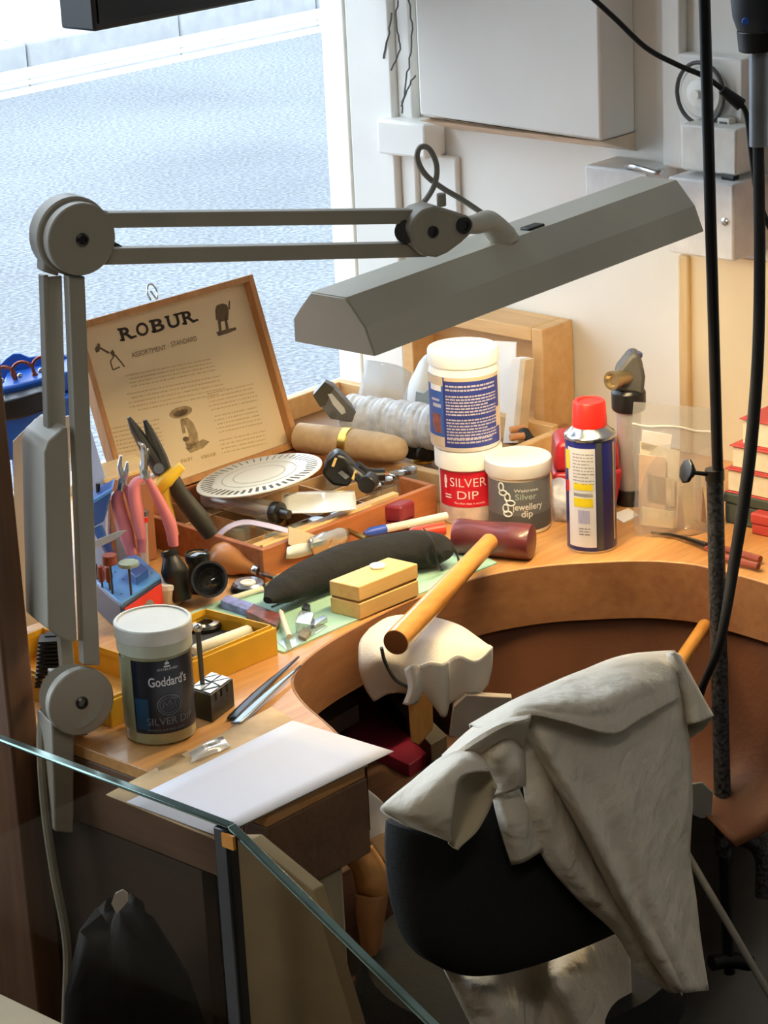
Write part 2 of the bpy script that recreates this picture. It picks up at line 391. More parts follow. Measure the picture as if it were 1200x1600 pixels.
# ------------------------------------------------------------------ unseen fill lamp, added on the ceiling behind the camera
cl = thing('ceiling_fill', (0.2, 0.0, 2.58), 'unseen batten on the shop ceiling, added as fill light', 'lamp')
part('housing', MB().box(-0.5, 0.9, -0.06, 0.06, 2.56, 2.6), WPLAST, cl)
part('fill_diffuser', MB().box(-0.49, 0.89, -0.05, 0.05, 2.53, 2.56), glow('ceiling_fill_glow', 'fbf3e4', CEIL_FILL_STRENGTH), cl)

# ------------------------------------------------------------------ bench
T = 0.064
ARC = [(1.475, 1.411), (1.515, 1.49), (1.542, 1.552), (1.57, 1.592), (1.607, 1.615), (1.653, 1.629), (1.705, 1.636), (1.769, 1.640), (1.825, 1.637), (1.891, 1.623), (1.947, 1.592), (1.986, 1.555), (2.018, 1.517), (2.034, 1.485), (2.041, 1.455), (2.039, 1.396), (2.03, 1.30)]
ARC = spline([(a, b, 0) for a, b in ARC], 4)[:, :2]
bench = thing('jewellers_bench', (1.85, 1.8, 0), "jeweller's wooden bench with a curved cut-out in front of the window", 'workbench')
tn_ = np.gradient(ARC, axis=0); tn_ /= np.linalg.norm(tn_, axis=1, keepdims=True)
ARCI = ARC + 0.002 * np.stack([-tn_[:, 1], tn_[:, 0]], axis=1)
poly = [(1.35, 2.188), (1.35, 1.411)] + [tuple(q) for q in ARCI] + [(2.349, 1.30), (2.349, 2.188)]
part('worktop', MB().prism([(a, b, SILL - 0.012) for a, b in poly], (0, 0, 0.012)), BENCHW, bench, bevel=0.001)
rim = MB(); n = len(ARC)
ins = [ARC[i] + 0.03 * np.array([-(ARC[min(i + 1, n - 1)] - ARC[max(i - 1, 0)])[1], (ARC[min(i + 1, n - 1)] - ARC[max(i - 1, 0)])[0]]) / np.linalg.norm(ARC[min(i + 1, n - 1)] - ARC[max(i - 1, 0)]) for i in range(n)]
band = [(a, b) for a, b in ARC] + [tuple(q) for q in ins[::-1]]
G = []
for z, P in ((SILL - 0.0003, ARCI), (SILL - 0.0006, ARC), (SILL - T, ARC), (SILL - T, ins), (SILL - 0.0122, ins)): G.append([(q[0], q[1], z) for q in P])
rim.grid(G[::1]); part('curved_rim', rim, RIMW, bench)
fa = MB(); fa.box(1.35, 1.475, 1.411, 1.44, 0.694, SILL - 0.0122); fa.box(1.351, 1.38, 1.44, 2.18, 0.70, SILL - 0.0122); fa.box(1.40, 1.476, 1.44, 1.5, 0.70, SILL - T)
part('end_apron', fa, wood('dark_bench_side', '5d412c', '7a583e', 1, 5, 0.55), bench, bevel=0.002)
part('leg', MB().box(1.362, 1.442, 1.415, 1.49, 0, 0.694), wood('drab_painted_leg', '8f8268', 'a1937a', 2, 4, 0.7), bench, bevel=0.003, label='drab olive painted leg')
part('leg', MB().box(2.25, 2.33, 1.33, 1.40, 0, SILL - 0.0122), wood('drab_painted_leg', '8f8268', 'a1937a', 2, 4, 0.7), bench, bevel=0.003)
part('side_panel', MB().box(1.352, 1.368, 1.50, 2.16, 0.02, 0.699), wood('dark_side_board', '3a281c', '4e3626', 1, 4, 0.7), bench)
part('shelf', MB().box(1.37, 2.34, 1.75, 2.16, 0.44, 0.46), BROWNW, bench)
part('back_panel', MB().box(1.36, 2.34, 2.165, 2.185, 0.0, 0.76), wood('under_bench_board', '6b4a34', '7d583f', 0, 5, 0.7), bench)
# leather skin hung under the curve
lk = []
idx = np.linspace(35, n - 1, 13)
for s, (drop, fwd) in enumerate([(0.058, -0.012), (0.10, -0.004), (0.16, 0.012), (0.20, 0.03), (0.225, 0.06), (0.235, 0.10)]):
    row = []
    for q in idx:
        i = int(q); c = np.array([1.79, 1.42]); d = c - ARC[i]; d = d / np.linalg.norm(d)
        a = ARC[i] + d * fwd; row.append((a[0], a[1], SILL - drop - 0.01 * math.sin(q * 0.9) * s / 3))
    lk.append(row)
part('leather_skin', MB().grid(sheet(lk, 4, 0.0015, 18, 3)), M('bench_leather', '5c351d', 0.6, var=0.15, scale=8, bump=0.3, bscale=150), bench, solid=0.003, smooth=60)
# peg for filing, sticking out of the rim, with clamp wire
peg = thing('bench_peg', (1.72, 1.62, 0.68), 'wooden bench peg sticking out below the white cloth', 'bench peg')
pk = MB(); pts = [(637, 1085), (676, 1085), (677, 1140), (655, 1166), (642, 1160)]
pk.prism([Ad(x, y, 2.30) for x, y in pts], HH * 0.03 + ZZ * 0.006)
part('peg_wedge', pk, wood('worn_peg', 'b9823f', 'd9a65c', 2, 6, 0.5), peg, bevel=0.002)
pb = MB(); p = Ad(660, 1040, 2.36); pb.box(p[0] - 0.03, p[0] + 0.03, p[1] - 0.01, 1.63, 0.722, 0.7155 - .0005 + .028); pb.obox(Ad(640, 1092, 2.31), RR * 0.02, ZZ * 0.05, HH * 0.06)
part('peg_block', pb, RIMW, peg, bevel=0.004)

# ------------------------------------------------------------------ articulated lamp
A29 = math.radians(29)
LN = -HH * math.cos(A29) + RR * math.sin(A29); LA = HH * math.sin(A29) + RR * math.cos(A29)
LP0 = Ad(118, 1090, 2.115)
def LP(x, y, off=0.0): return Aplane(x, y, LP0 + LN * off, LN)
def lplate(mb, pts, th, off=0.0): return mb.prism([LP(x, y, off) for x, y in pts], -LN * th)
def lbar(mb, p, q, w, th, off=0.0):          # flat bar between two points of the lamp plane
    a, b = LP(*p, off), LP(*q, off); d = nrm(b - a); s = nrm(np.cross(d, LN)); return mb.obox(a - s * w / 2, b - a, s * w, -LN * th)
lamp = thing('bench_lamp', (LP0[0], LP0[1], 0.66), "grey articulated bench lamp clamped to the bench's left end", 'lamp')
b = MB(); lplate(b, [(80, 1128), (122, 1128), (117, 1150), (116, 1303), (86, 1300)], 0.034, 0.004); part('clamp', b, LAMPG, lamp, bevel=0.002)
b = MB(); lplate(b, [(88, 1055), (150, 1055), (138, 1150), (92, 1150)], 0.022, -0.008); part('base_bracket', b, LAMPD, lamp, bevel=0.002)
def drum(px, py, r, t0, t1, name, mat=LAMPG, bolt=True):
    c = LP(px, py); b = MB().cyl(c + LN * t1, c + LN * t0, r, r, 48); o = part(name, b, mat, lamp, bevel=0.0015)
    if bolt:
        b = MB().lathe(c + LN * t0, [(0.0058, -0.001), (0.0058, 0.0015), (0.004, 0.003), (0.004, 0.0005), (0, 0.0005)], LN, 20); part('bolt', b, DSTEEL, o)
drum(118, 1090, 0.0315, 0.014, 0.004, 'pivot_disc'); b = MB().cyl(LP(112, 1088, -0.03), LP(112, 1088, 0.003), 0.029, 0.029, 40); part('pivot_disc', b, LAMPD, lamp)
b = MB(); lplate(b, [(107, 432), (133, 432), (157, 1040), (131, 1040)], 0.012, 0.006); lbar(b, (86, 432), (94, 720), 0.0135, 0.014, -0.016); lbar(b, (103, 985), (110, 1070), 0.012, 0.01, -0.02); lbar(b, (72, 430), (80, 690), 0.005, 0.012, -0.016)
part('lower_arm', b, LAMPG, lamp, bevel=0.0012)
b = MB(); lplate(b, [(69, 708), (75, 690), (100, 668), (106, 668), (121, 1003), (112, 1003), (93, 997), (75, 983)], 0.052, 0.003)
hs = part('spring_housing', b, LAMPG, lamp, bevel=0.004, seg=3)
a = LP(70, 905, -0.016); d = LP(73, 950, -0.016); b = MB().obox(a - LA * 0.0012, -LN * 0.026, d - a, LA * 0.001); part('rating_plate', b, M('dull_label', '5c564c', 0.7), hs)
drum(118, 370, 0.031, 0.014, 0.002, 'pivot_disc')
c = LP(109, 366, -0.012); b = MB().cyl(c - LN * 0.010, c + LN * 0.010, 0.034, 0.034, 48)
part('elbow_yoke', b, LAMPG, lamp, bevel=0.002)
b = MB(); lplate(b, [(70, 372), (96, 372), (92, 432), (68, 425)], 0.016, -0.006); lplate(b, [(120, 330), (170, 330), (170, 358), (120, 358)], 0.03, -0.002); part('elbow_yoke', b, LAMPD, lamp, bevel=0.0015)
b = MB(); lplate(b, [(150, 333), (650, 328), (650, 350), (150, 357)], 0.013, 0.0); part('upper_arm', b, LAMPG, lamp, bevel=0.0012)
b = MB(); lplate(b, [(140, 389), (668, 380), (668, 402), (140, 415)], 0.013, 0.0); part('upper_arm', b, LAMPG, lamp, bevel=0.0012)
b = MB(); lbar(b, (160, 372), (196, 391), 0.004, 0.004, -0.01); part('tie_wire', b, DSTEEL, lamp)
b = MB(); lplate(b, [(641, 358), (648, 340), (662, 328), (682, 322), (700, 327), (735, 338), (737, 366), (722, 380), (700, 396), (684, 403), (664, 400), (648, 386)], 0.03, 0.013)
hp = part('head_pivot', b, LAMPG, lamp, bevel=0.003)
for x, y, r in ((676, 362, 0.0055), (724, 352, 0.008)):
    c = LP(x, y, 0.013); part('bolt', MB().lathe(c, [(r, -0.001), (r, 0.002), (r * 0.6, 0.002), (r * 0.55, 0.0005), (0, 0.0005)], LN, 20), DSTEEL, hp)
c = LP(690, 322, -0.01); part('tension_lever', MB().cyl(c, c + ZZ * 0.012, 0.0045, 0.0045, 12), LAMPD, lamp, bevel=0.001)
part('knob', MB().cyl(LP(634, 362, -0.024), LP(634, 362, 0.004), 0.0105, 0.0105, 20), BLACKP, lamp, bevel=0.001)
# head
PV = LP(690, 362); DM = PV @ HH + 0.055
HL = Ad(587, 556, DM - 0.145); HR = Ad(1098, 362, DM + 0.165); HE = nrm(HR - HL)
prof = [(463, 533), (461, 497), (470, 482), (488, 457), (541, 466), (571, 511), (587, 556)]
PF = [Aplane(x, y, HL, HE) for x, y in prof]; PV2 = HR - HL
b = MB(); b.grid([[q for q in PF], [q + PV2 for q in PF]]); hd = part('lamp_shade', b, SHADEG, lamp, solid=0.0016, smooth=0)
for s in (0, 1):
    b = MB().prism([q + PV2 * s for q in PF], HE * (-0.0018 if s == 0 else 0.0018)); part('end_cap', b, SHADEG, hd, bevel=0.0006)
cen = sum(PF) / len(PF); lowz = (PF[0] + PF[-1]) / 2
tb = cen * 0.5 + PF[5] * 0.35 + PF[4] * 0.15 + (PF[3] - PF[4]) * 0.02
part('fluorescent_tube', MB().cyl(tb + PV2 * 0.05, tb + PV2 * 0.95, 0.008, 0.008, 16), glow('lamp_tube_glow', 'ffe6b6', TUBE_STRENGTH), hd)
topm = (PF[3] + PF[4]) / 2; tn = nrm(np.cross(PV2, PF[4] - PF[3])); tn = tn if tn[2] > 0 else -tn
def ontop(x, y): return Aplane(x, y, topm, tn)
c = ontop(787, 374); part('neck_flange', MB().lathe(c, [(0.0145, -0.001), (0.0145, 0.003), (0.011, 0.007), (0.009, 0.012)], tn, 28), SHADEG, lamp)
e0 = LP(728, 352, -0.002)
d0, d1 = e0 @ HH, c @ HH
part('neck', MB().tube([e0, Ad(745, 350, d0 + (d1 - d0) * .25), Ad(758, 346, d0 + (d1 - d0) * .5), Ad(768, 350, d0 + (d1 - d0) * .75), c + tn * 0.002], [0.008, 0.0095, 0.0105, 0.0115, 0.0135], 16, 5), SHADEG, lamp)
c2 = ontop(832, 357); part('rocker_switch', MB().cbox(c2 + tn * 0.001, PV2, np.cross(tn, PV2), tn, 0.022, 0.013, 0.004), BLACKP, hd, bevel=0.001)
cb = [(640, 335), (662, 316), (679, 288), (682, 258), (671, 233), (657, 230), (652, 247), (664, 272), (690, 293), (722, 312), (752, 332)]
part('cable', MB().tube([LP(x, y, -0.02 - 0.001 * i) for i, (x, y) in enumerate(cb)], 0.0027, 8, 6), M('grey_flex', '85827a', 0.5), lamp)
part('power_cord', MB().tube([LP(86, 1075, -0.036), LP(70, 1110, -0.03), LP(64, 1160, -0.02), LP(70, 1260, -0.01), LP(84, 1360, 0.0), LP(104, 1470, 0.01), LP(104, 1560, 0.02), LP(100, 1640, 0.03)], 0.0042, 8, 6), M('pale_flex', '8f8775', 0.5), lamp)

# ------------------------------------------------------------------ tubs and cans on the right of the bench
def foot(px, py, r, z=SILL): return Az(px, py, z) + HH * r
def zf(c, r, y): return zat(np.asarray(c) - HH * r, y)
def mktext(parent, name, mat, items):
    b = MB()
    for s, fn, size, bold, align, width in items: b.text(s, fn, size, bold, align, width)
    return part(name, b, mat, parent, smooth=0)
def printlines(fn, x0, x1, ytop, n, pitch, h, seed=0, gap=0.12):
    q = np.random.default_rng(seed); out = []
    for i in range(n):
        x = x0; y = ytop - i * pitch; xe = x1 - (q.random() * 0.35 * (x1 - x0) if i % 4 == 3 else 0)
        while x < xe - 0.0005:
            w = min(q.uniform(0.0015, 0.006), xe - x); out.append((x, x + w, y - h, y)); x += w + 0.0008
    return out
# Silver dip tub (bottom of the two stacked tubs)
r = 0.0335; c = foot(738, 822, r); zt = zf(c, r, 735); zl = zf(c, 0.0375, 708)
s1 = thing('polish_tub', (c[0], c[1], SILL), 'white tub with crimson label, lower one of the two stacked tubs', 'tub')
part('body', MB().lathe((c[0], c[1], SILL), [(r * 0.95, 0), (r, 0.003), (r, zt - SILL)], n=48), WPLAST, s1)
zlt = zf(c, 0.0375, 708)
part('lid', MB().lathe((c[0], c[1], zt - 0.001), [(0.0365, 0), (0.0375, 0.001), (0.0375, zlt - zt - 0.002), (0.0365, zlt - zt), (0, zlt - zt)], n=48), WPLAST, s1)
zb_ = zf(c, r, 793)
lb = part('label', shell(MB(), c, r, zb_, zt - 0.0025, -1.25, 1.25), M('crimson_label', 'c4152c', 0.45, var=0.03), s1)
fn = onwall(c, r, 0, 0.0009)
mktext(lb, 'lettering', M('pale_pink_print', 'f6e8e4', 0.6, var=0.02), [('SILVER', lambda x, y: fn(x - 0.003, zf(c, r, 761) + y), 0.0145, -0.005, 'c', 0.041), ('DIP', lambda x, y: fn(x - 0.0035, zf(c, r, 780) + y), 0.0135, -0.005, 'c', 0.023), ('The silver clean in seconds', lambda x, y: fn(x - 0.002, zf(c, r, 788) + y), 0.0035, 0.0, 'c', 0.034)])
part('picture', MB().rects(lambda x, y: fn(x, y), [(-0.0315, -0.0285, zf(c, r, 765), zf(c, r, 745)), (-0.032, -0.0275, zf(c, r, 757), zf(c, r, 750)), (-0.031, -0.0225, zf(c, r, 776), zf(c, r, 774)), (-0.031, -0.0225, zf(c, r, 780), zf(c, r, 778))]), M('pale_pink_print', 'f6e8e4', 0.6), lb, smooth=0)
part('back_label', shell(MB(), c, r, SILL + 0.004, zb_ - 0.0005, -1.3, 1.3), M('silvery_band', 'cfc4bf', 0.35, 0.3, var=0.25, scale=60), s1)
# blue-labelled tub standing on it
r = 0.0385; cb_ = np.array([c[0], c[1], 0]) - RR * 0.002 + HH * 0.001; z0 = zlt
s2 = thing('jewellery_wipes_tub', (cb_[0], cb_[1], z0), 'white tub with dark blue instruction label, stacked on the red silver tub', 'tub')
zt = zf(cb_, r, 583); zlid = zf(cb_, r, 556)
part('body', MB().lathe((cb_[0], cb_[1], z0), [(r * 0.94, 0), (r, 0.003), (r, zt - z0 - 0.006), (r * 0.96, zt - z0), (r * 0.93, zt - z0 + 0.005)], n=56), WPLAST, s2)
part('lid', MB().lathe((cb_[0], cb_[1], zt + 0.0035), [(r * 1.0, 0), (r * 1.01, 0.0015), (r * 1.01, zlid - zt - 0.006), (r * 0.985, zlid - zt - 0.0035), (r * 0.9, zlid - zt - 0.0035), (r * 0.89, zlid - zt - 0.0045), (0, zlid - zt - 0.0045)], n=56), WPLAST, s2)
la, lz = zf(cb_, r, 700), zf(cb_, r, 591)
lb = part('label', shell(MB(), cb_, r, la, lz, -1.45, 1.18, n=40), M('deep_blue_label', '28367f', 0.45, var=0.05), s2)
fn = onwall(cb_, r, 0, 0.0008)
part('label_panel', shell(MB(), cb_, r, la, lz, -1.44, -0.66, off=0.0007), M('mid_blue_label', '31549c', 0.45, var=0.2, scale=40), lb)
part('label_panel', shell(MB(), cb_, r, lz - 0.004, lz, -0.62, 1.16, off=0.0007), M('tan_label', 'c9b49c', 0.5), lb)
for z_, z__ in ((la, la + .011), (lz - .010, lz)): part('label_panel', shell(MB(), cb_, r, z_, z__, -1.44, -0.66, off=0.0009), M('tan_label', 'c9b49c', 0.5), lb)
part('picture', MB().rects(fn, [(-0.044, -0.03, la + 0.02, la + 0.036), (-0.041, -0.029, la + 0.015, la + 0.02)]), M('rust_picture', '7c4a44', 0.5, var=0.4, scale=150), lb, smooth=0)
part('label_panel', MB().rects(fn, [(-0.046, -0.028, lz - 0.0165, lz - 0.0065)]), M('label_white', 'e8e4e2', 0.5), lb, smooth=0)
part('label_panel', MB().rects(fn, [(0.038, 0.0455, la + 0.018, la + 0.04)]), M('tan_label', 'c9b49c', 0.5), lb, smooth=0)
rs = printlines(fn, -0.0225, 0.036, lz - 0.0085, 2, 0.0042, 0.002, 1) + printlines(fn, -0.0225, 0.038, lz - 0.020, 7, 0.0034, 0.0017, 2) + printlines(fn, -0.0225, 0.038, lz - 0.0465, 7, 0.0034, 0.0017, 3) + printlines(fn, -0.0225, 0.030, la + 0.0105, 2, 0.0036, 0.0018, 4) + [(-0.044, -0.031, lz - 0.028, lz - 0.0255), (-0.042, -0.029, lz - 0.035, lz - 0.031)]
part('print', MB().rects(fn, rs), M('label_print', 'b4aebd', 0.5), lb, smooth=0)
# jewellery dip tub
r = 0.0335; c = foot(816, 838, r); zt = zf(c, r, 748); zl = zf(c, 0.0362, 727)
s3 = thing('cleaner_tub', (c[0], c[1], SILL), 'squat white-lidded tub with slate grey label behind the mallet head', 'tub')
part('body', MB().lathe((c[0], c[1], SILL), [(r * 0.96, 0), (r * 1.01, 0.002), (r * 1.01, 0.004), (r, 0.005), (r, zt - SILL)], n=48), M('cream_plastic', 'e8dcc0', 0.4), s3)
part('lid', MB().lathe((c[0], c[1], zt - 0.001), [(0.0355, 0), (0.0362, 0.001), (0.0362, zl - zt - 0.001), (0.0352, zl - zt), (0.0325, zl - zt), (0.032, zl - zt - 0.0008), (0, zl - zt - 0.0008)], n=56), WPLAST, s3)
la, lz = SILL + 0.0055, zf(c, r, 754)
lb = part('label', shell(MB(), c, r, la, lz, -1.5, 1.5, n=40), M('slate_label', '5d6064', 0.45, var=0.05), s3)
part('label_panel', shell(MB(), c, r, la, zf(c, r, 806), -1.5, 1.5, off=0.0006, n=40), M('slate_label_dark', '44464a', 0.45, var=0.05), lb)
fn = onwall(c, r, 0, 0.001); lw = M('label_pale_grey', 'd9dad6', 0.5, var=0.03)
mktext(lb, 'lettering', lw, [('Waitrose', lambda x, y: fn(x + 0.006, zf(c, r, 769) + y), 0.005, 0.012, 'c', 0.027), ('jewellery', lambda x, y: fn(x + 0.0075, zf(c, r, 797) + y), 0.0105, 0.015, 'c', 0.034), ('dip', lambda x, y: fn(x + 0.006, zf(c, r, 808) + y), 0.0105, 0.015, 'c', 0.0125)])
mktext(lb, 'lettering', M('label_sage', 'a6b8ae', 0.5), [('Silver', lambda x, y: fn(x + 0.0055, zf(c, r, 781) + y), 0.0095, 0.01, 'c', 0.0235)])
ch = MB()
for i, (x, y) in enumerate([(782, 762), (785, 771), (792, 777), (797, 786), (789, 795), (792, 803)]):
    a = (x - 813) * mpp(c); t0 = zf(c, r, y)
    ch.tube([fn(a + (0.0045 if i % 2 else 0.003) * math.cos(q), t0 + (0.003 if i % 2 else 0.0045) * math.sin(q)) for q in np.linspace(0, 2 * PI, 11)], 0.0009, 6, 2)
part('picture', ch, lw, lb)
# aerosol can
r = 0.0265; c = foot(929, 866, r); zb = zf(c, r, 693)
can = thing('aerosol_can', (c[0], c[1], SILL), 'blue aerosol can with bright red cap and white label', 'aerosol can')
NAVY = M('navy_can_paint', '1f2470', 0.3, 0.2, var=0.04)
part('body', MB().lathe((c[0], c[1], SILL), [(r * 0.97, 0.002), (r, 0.004), (r, zb - SILL), (r * 0.97, zb - SILL + 0.002)], n=48), NAVY, can)
part('base_rim', MB().lathe((c[0], c[1], SILL), [(r * 0.9, 0), (r * 1.01, 0.0005), (r * 1.01, 0.003), (r * 0.95, 0.0035)], n=48), STEEL, can)
part('dome', MB().lathe((c[0], c[1], zb), [(r * 1.02, 0.0005), (r * 1.03, 0.003), (r * 1.0, 0.0045), (r * 0.9, 0.006), (r * 0.72, 0.011), (r * 0.66, 0.013)], n=48), STEEL, can)
zc0 = zf(c, 0.017, 671); zc1 = zf(c, 0.016, 632)
part('cap', MB().lathe((c[0], c[1], zc0), [(0.0185, 0), (0.0185, 0.002), (0.0172, zc1 - zc0 - 0.002), (0.016, zc1 - zc0), (0.0125, zc1 - zc0), (0.012, zc1 - zc0 - 0.0015), (0, zc1 - zc0 - 0.0015)], n=40), M('bright_red_cap', 'ee2a22', 0.35, var=0.03), can)
fy = lambda cy: zf(c, r, 500 + cy / 3.333)
lb = part('label', shell(MB(), c, r, fy(1185), fy(672), -1.12, 0.10), M('can_label_white', 'dcdbe2', 0.4, var=0.03), can)
part('stripe', shell(MB(), c, r, SILL + 0.004, zb, 0.14, 0.40), M('can_grey_stripe', '55565c', 0.3, 0.4), can)
part('stripe', shell(MB(), c, r, SILL + 0.012, zb - 0.003, 0.95, 1.08), M('can_gold_stripe', 'c9b892', 0.3), can)
fn = onwall(c, r, 0, 0.0008)
for q in ((888, 852), (975, 930)): part('warning_panel', MB().rects(fn, [(-0.0215, -0.0005, fy(q[0]), fy(q[1]))]), M('warning_yellow', 'e8d020', 0.5, var=0.03), lb, smooth=0)
part('warning_bar', MB().rects(fn, [(-0.0215, -0.0005, fy(922), fy(905))]), M('grey_print', '85858c', 0.6), lb, smooth=0)
part('fine_print', MB().rects(fn,  printlines(fn, -0.022, 0.001, fy(700), 10, 0.0036, 0.001, 8)), M('grey_print', '85858c', 0.6), lb, smooth=0)
part('fine_print', MB().rects(fn, printlines(fn, -0.016, -0.004, fy(1085), 3, 0.0032, 0.0013, 9)), M('grey_print', '85858c', 0.6), lb, smooth=0)
part('barcode', MB().rects(fn, [(x, x + 0.0008, fy(1062), fy(992)) for x in np.arange(-0.0165, -0.004, 0.0014)]), M('lilac_print', '8a8cc4', 0.6), lb, smooth=0)
part('label_panel', MB().rects(fn, [(-0.034, -0.027, fy(790), fy(690))]), M('warning_yellow', 'e8d020', 0.5), can, smooth=0)
part('label_panel', MB().rects(fn, [(-0.034, -0.0285, fy(910), fy(850)), ]), REDP, can, smooth=0)
# red plastic case behind the can
c = Az(926, 826) + HH * 0.078
case = thing('red_case', (c[0], c[1], SILL), 'dark red plastic case standing behind the blue aerosol can', 'case')
k = mpp(c); zt = zat(c, 724); zt2 = zat(c, 676)
def loft4(mb, c, secs):
    vs = [];
    for w, d, z in secs: vs += [np.array([c[0], c[1], z]) + RR * sx * w / 2 + HH * sy * d / 2 for sx, sy in ((-1, -1), (1, -1), (1, 1), (-1, 1))]
    fs = [(3, 2, 1, 0)] + [(4 * i + j, 4 * i + (j + 1) % 4, 4 * i + 4 + (j + 1) % 4, 4 * i + 4 + j) for i in range(len(secs) - 1) for j in range(4)] + [tuple(4 * (len(secs) - 1) + j for j in range(4))]
    return mb.add(vs, fs)
part('body', loft4(MB(), c, [(86 * k, 0.05, SILL), (110 * k, 0.062, zt)]), WINEP, case, bevel=0.006, seg=3)
part('lid', loft4(MB(), c, [(102 * k, 0.058, zt), (96 * k, 0.055, zt2 - 0.008), (86 * k, 0.05, zt2)]), WINEP, case, bevel=0.006, seg=3)
# blow torch
c = Az(987, 792) + HH * 0.014
tor = thing('blow_torch', (c[0], c[1], SILL), 'pale grey hand blow torch with dark head and brass nozzle, beside the wall', 'blow torch')
z1, z2, z3 = zat(c, 762), zat(c, 641), zat(c, 606)
part('foot', MB().lathe((c[0], c[1], SILL), [(0.0155, 0), (0.0165, 0.002), (0.0165, z1 - SILL), (0.0135, z1 - SILL)], n=28), BLACKP, tor)
part('tank', MB().lathe((c[0], c[1], z1), [(0.0135, 0), (0.0135, z2 - z1)], n=28), M('silver_paint', 'c4c2c0', 0.35, 0.5), tor)
part('collar', MB().lathe((c[0], c[1], z2), [(0.0165, 0), (0.019, 0.003), (0.019, z3 - z2 - 0.004), (0.016, z3 - z2)], n=28), BLACKP, tor, bevel=0.001)
TD = M('torch_grey', '4b4a48', 0.5)
dep = c @ HH
hdp = [(966, 612), (1006, 618), (1009, 590), (1004, 566), (999, 553), (986, 553), (974, 568), (964, 580)]
part('head', MB().prism([Ad(x, y, dep - 0.014) for x, y in hdp], HH * 0.028), TD, tor, bevel=0.005, seg=3)
part('trigger', MB().cyl(Ad(992, 556, dep), Ad(994, 549, dep), 0.0085, 0.0075, 20), M('navy_button', '3c4a74', 0.4), tor, bevel=0.001)
nz0, nz1 = Ad(984, 588, dep - 0.005), Ad(955, 595, dep - 0.028)
part('nozzle', MB().lathe(nz1, [(0.0055, 0.004), (0.0075, 0), (0.0105, 0), (0.0105, 0.008), (0.0085, 0.010), (0.0085, np.linalg.norm(nz1 - nz0))], nz0 - nz1, 24), M('tarnished_brass', 'b5a27a', 0.3, 0.9), tor)
# clear zip bag of strips
dep = Az(1050, 835) @ HH
bag = thing('zip_bag', Az(1050, 835), 'clear zip bag of paper strips and small parts standing against the wall', 'bag')
def bagside(off):
    rows = []
    for y, x0, x1, bul in ((628, 990, 1110, 0.002), (660, 988, 1112, 0.004), (700, 990, 1112, 0.012), (760, 993, 1112, 0.02), (815, 990, 1110, 0.018), (838, 998, 1105, 0.004)):
        rows.append([Ad(x0 + (x1 - x0) * t, y + 10 * t, dep + (off * bul * math.sin(PI * t)) + 0.02 * (838 - y) / 210) for t in np.linspace(0, 1, 7)])
    return sheet(rows, 4, 0.0012, 60, 5 if off < 0 else 6)
bm = MB(); bm.grid(bagside(-1)); bm.grid(bagside(1)); part('bag_film', bm, clear('bag_film', 'f8f8f8', 3.0, 0.12, 0.2, 'f4f0ec'), bag)  # pale haze in the film paints its whitish highlights
part('zip_strip', MB().tube([Ad(988 + 124 * t, 662 + 12 * t + 2 * math.sin(t * 9), dep + 0.012) for t in np.linspace(0, 1, 6)], 0.0012, 6, 3), M('milky_plastic', 'e6e2dc', 0.3, alpha=0.8), bag)
for i, (q, col) in enumerate([([(1000, 690), (1062, 705), (1058, 826), (1000, 820)], 'efe4d0'), ([(998, 710), (1040, 715), (1040, 800), (998, 795)], 'e6c9b4'), ([(1003, 792), (1052, 800), (1052, 826), (1003, 820)], 'f2e6cc'), ([(1064, 760), (1082, 745), (1086, 818), (1070, 822)], 'e2d2b2'), ([(1086, 742), (1096, 744), (1094, 815), (1084, 812)], 'f0e6d6'), ([(1098, 760), (1106, 762), (1104, 818), (1096, 815)], 'd8c4a4'), ([(1004, 672), (1050, 680), (1046, 712), (1002, 702)], 'f4eef0'), ([(1012, 740), (1054, 750), (1054, 792), (1012, 785)], 'dccab0')]):
    o = part('paper_strip', MB().prism([Ad(x, y, dep + 0.006 - 0.003 * (i % 3)) for x, y in q], HH * 0.0012), M('strip_paper_%s' % col, col, 0.8), label='pale paper strip inside the clear zip bag', cat='paper', group='paper strips in the zip bag')

# ------------------------------------------------------------------ books at the right
p = Az(1128, 818); ux, vy = p[0] + 0.005, p[1]
DKG = M('dark_green_cloth', '3c443c', 0.7); PAGE = M('page_edges', 'e9dcc0', 0.8, var=0.06, scale=80); REDC = M('red_cover', 'b4403a', 0.5)
def slab(name, u0, u1, v0, v1_, z0, z1, mat, label, cat, group=None, cover=None):
    t = thing(name, ((u0 + u1) / 2, (v0 + v1_) / 2, z0), label, cat, group)
    if cover:
        part('pages', MB().box(u0 + 0.003, u1, v0 + 0.003, v1_ - 0.003, z0 + 0.002, z1 - 0.002), mat, t)
        part('cover', MB().box(u0, u1, v0, v1_, z0, z0 + 0.0012).box(u0, u1, v0, v1_, z1 - 0.0012, z1), cover, t, bevel=0.0005)
    else: part('box_body', MB().box(u0, u1, v0, v1_, z0, z1 - 0.012), mat, t, bevel=0.002); part('lid', MB().box(u0 - 0.001, u1, v0 - 0.001, v1_ + 0.001, z1 - 0.012, z1), mat, t, bevel=0.002)
    return t
zz = SILL
h1 = zat((ux, vy), 768) - SILL
slab('flat_box', ux, 2.335, 1.31, vy, zz, zz + h1, DKG, 'dark green flat box at the bottom of the stack by the right wall', 'box'); zz += h1
for i, (du, dv, h, lab) in enumerate([(0.0, 0.0, 0.027, 'cream-edged red book lying directly on the dark green box'), (0.003, -0.004, 0.026, 'cream-edged red book in the middle of the stack by the wall'), (0.009, -0.013, 0.03, 'cream-edged red book on top of the stack by the right wall')]):
    slab('book', ux + du, 2.335, 1.32 + 0.005 * i, vy + dv, zz, zz + h, PAGE, lab, 'book', 'books stacked by the right wall', REDC); zz += h
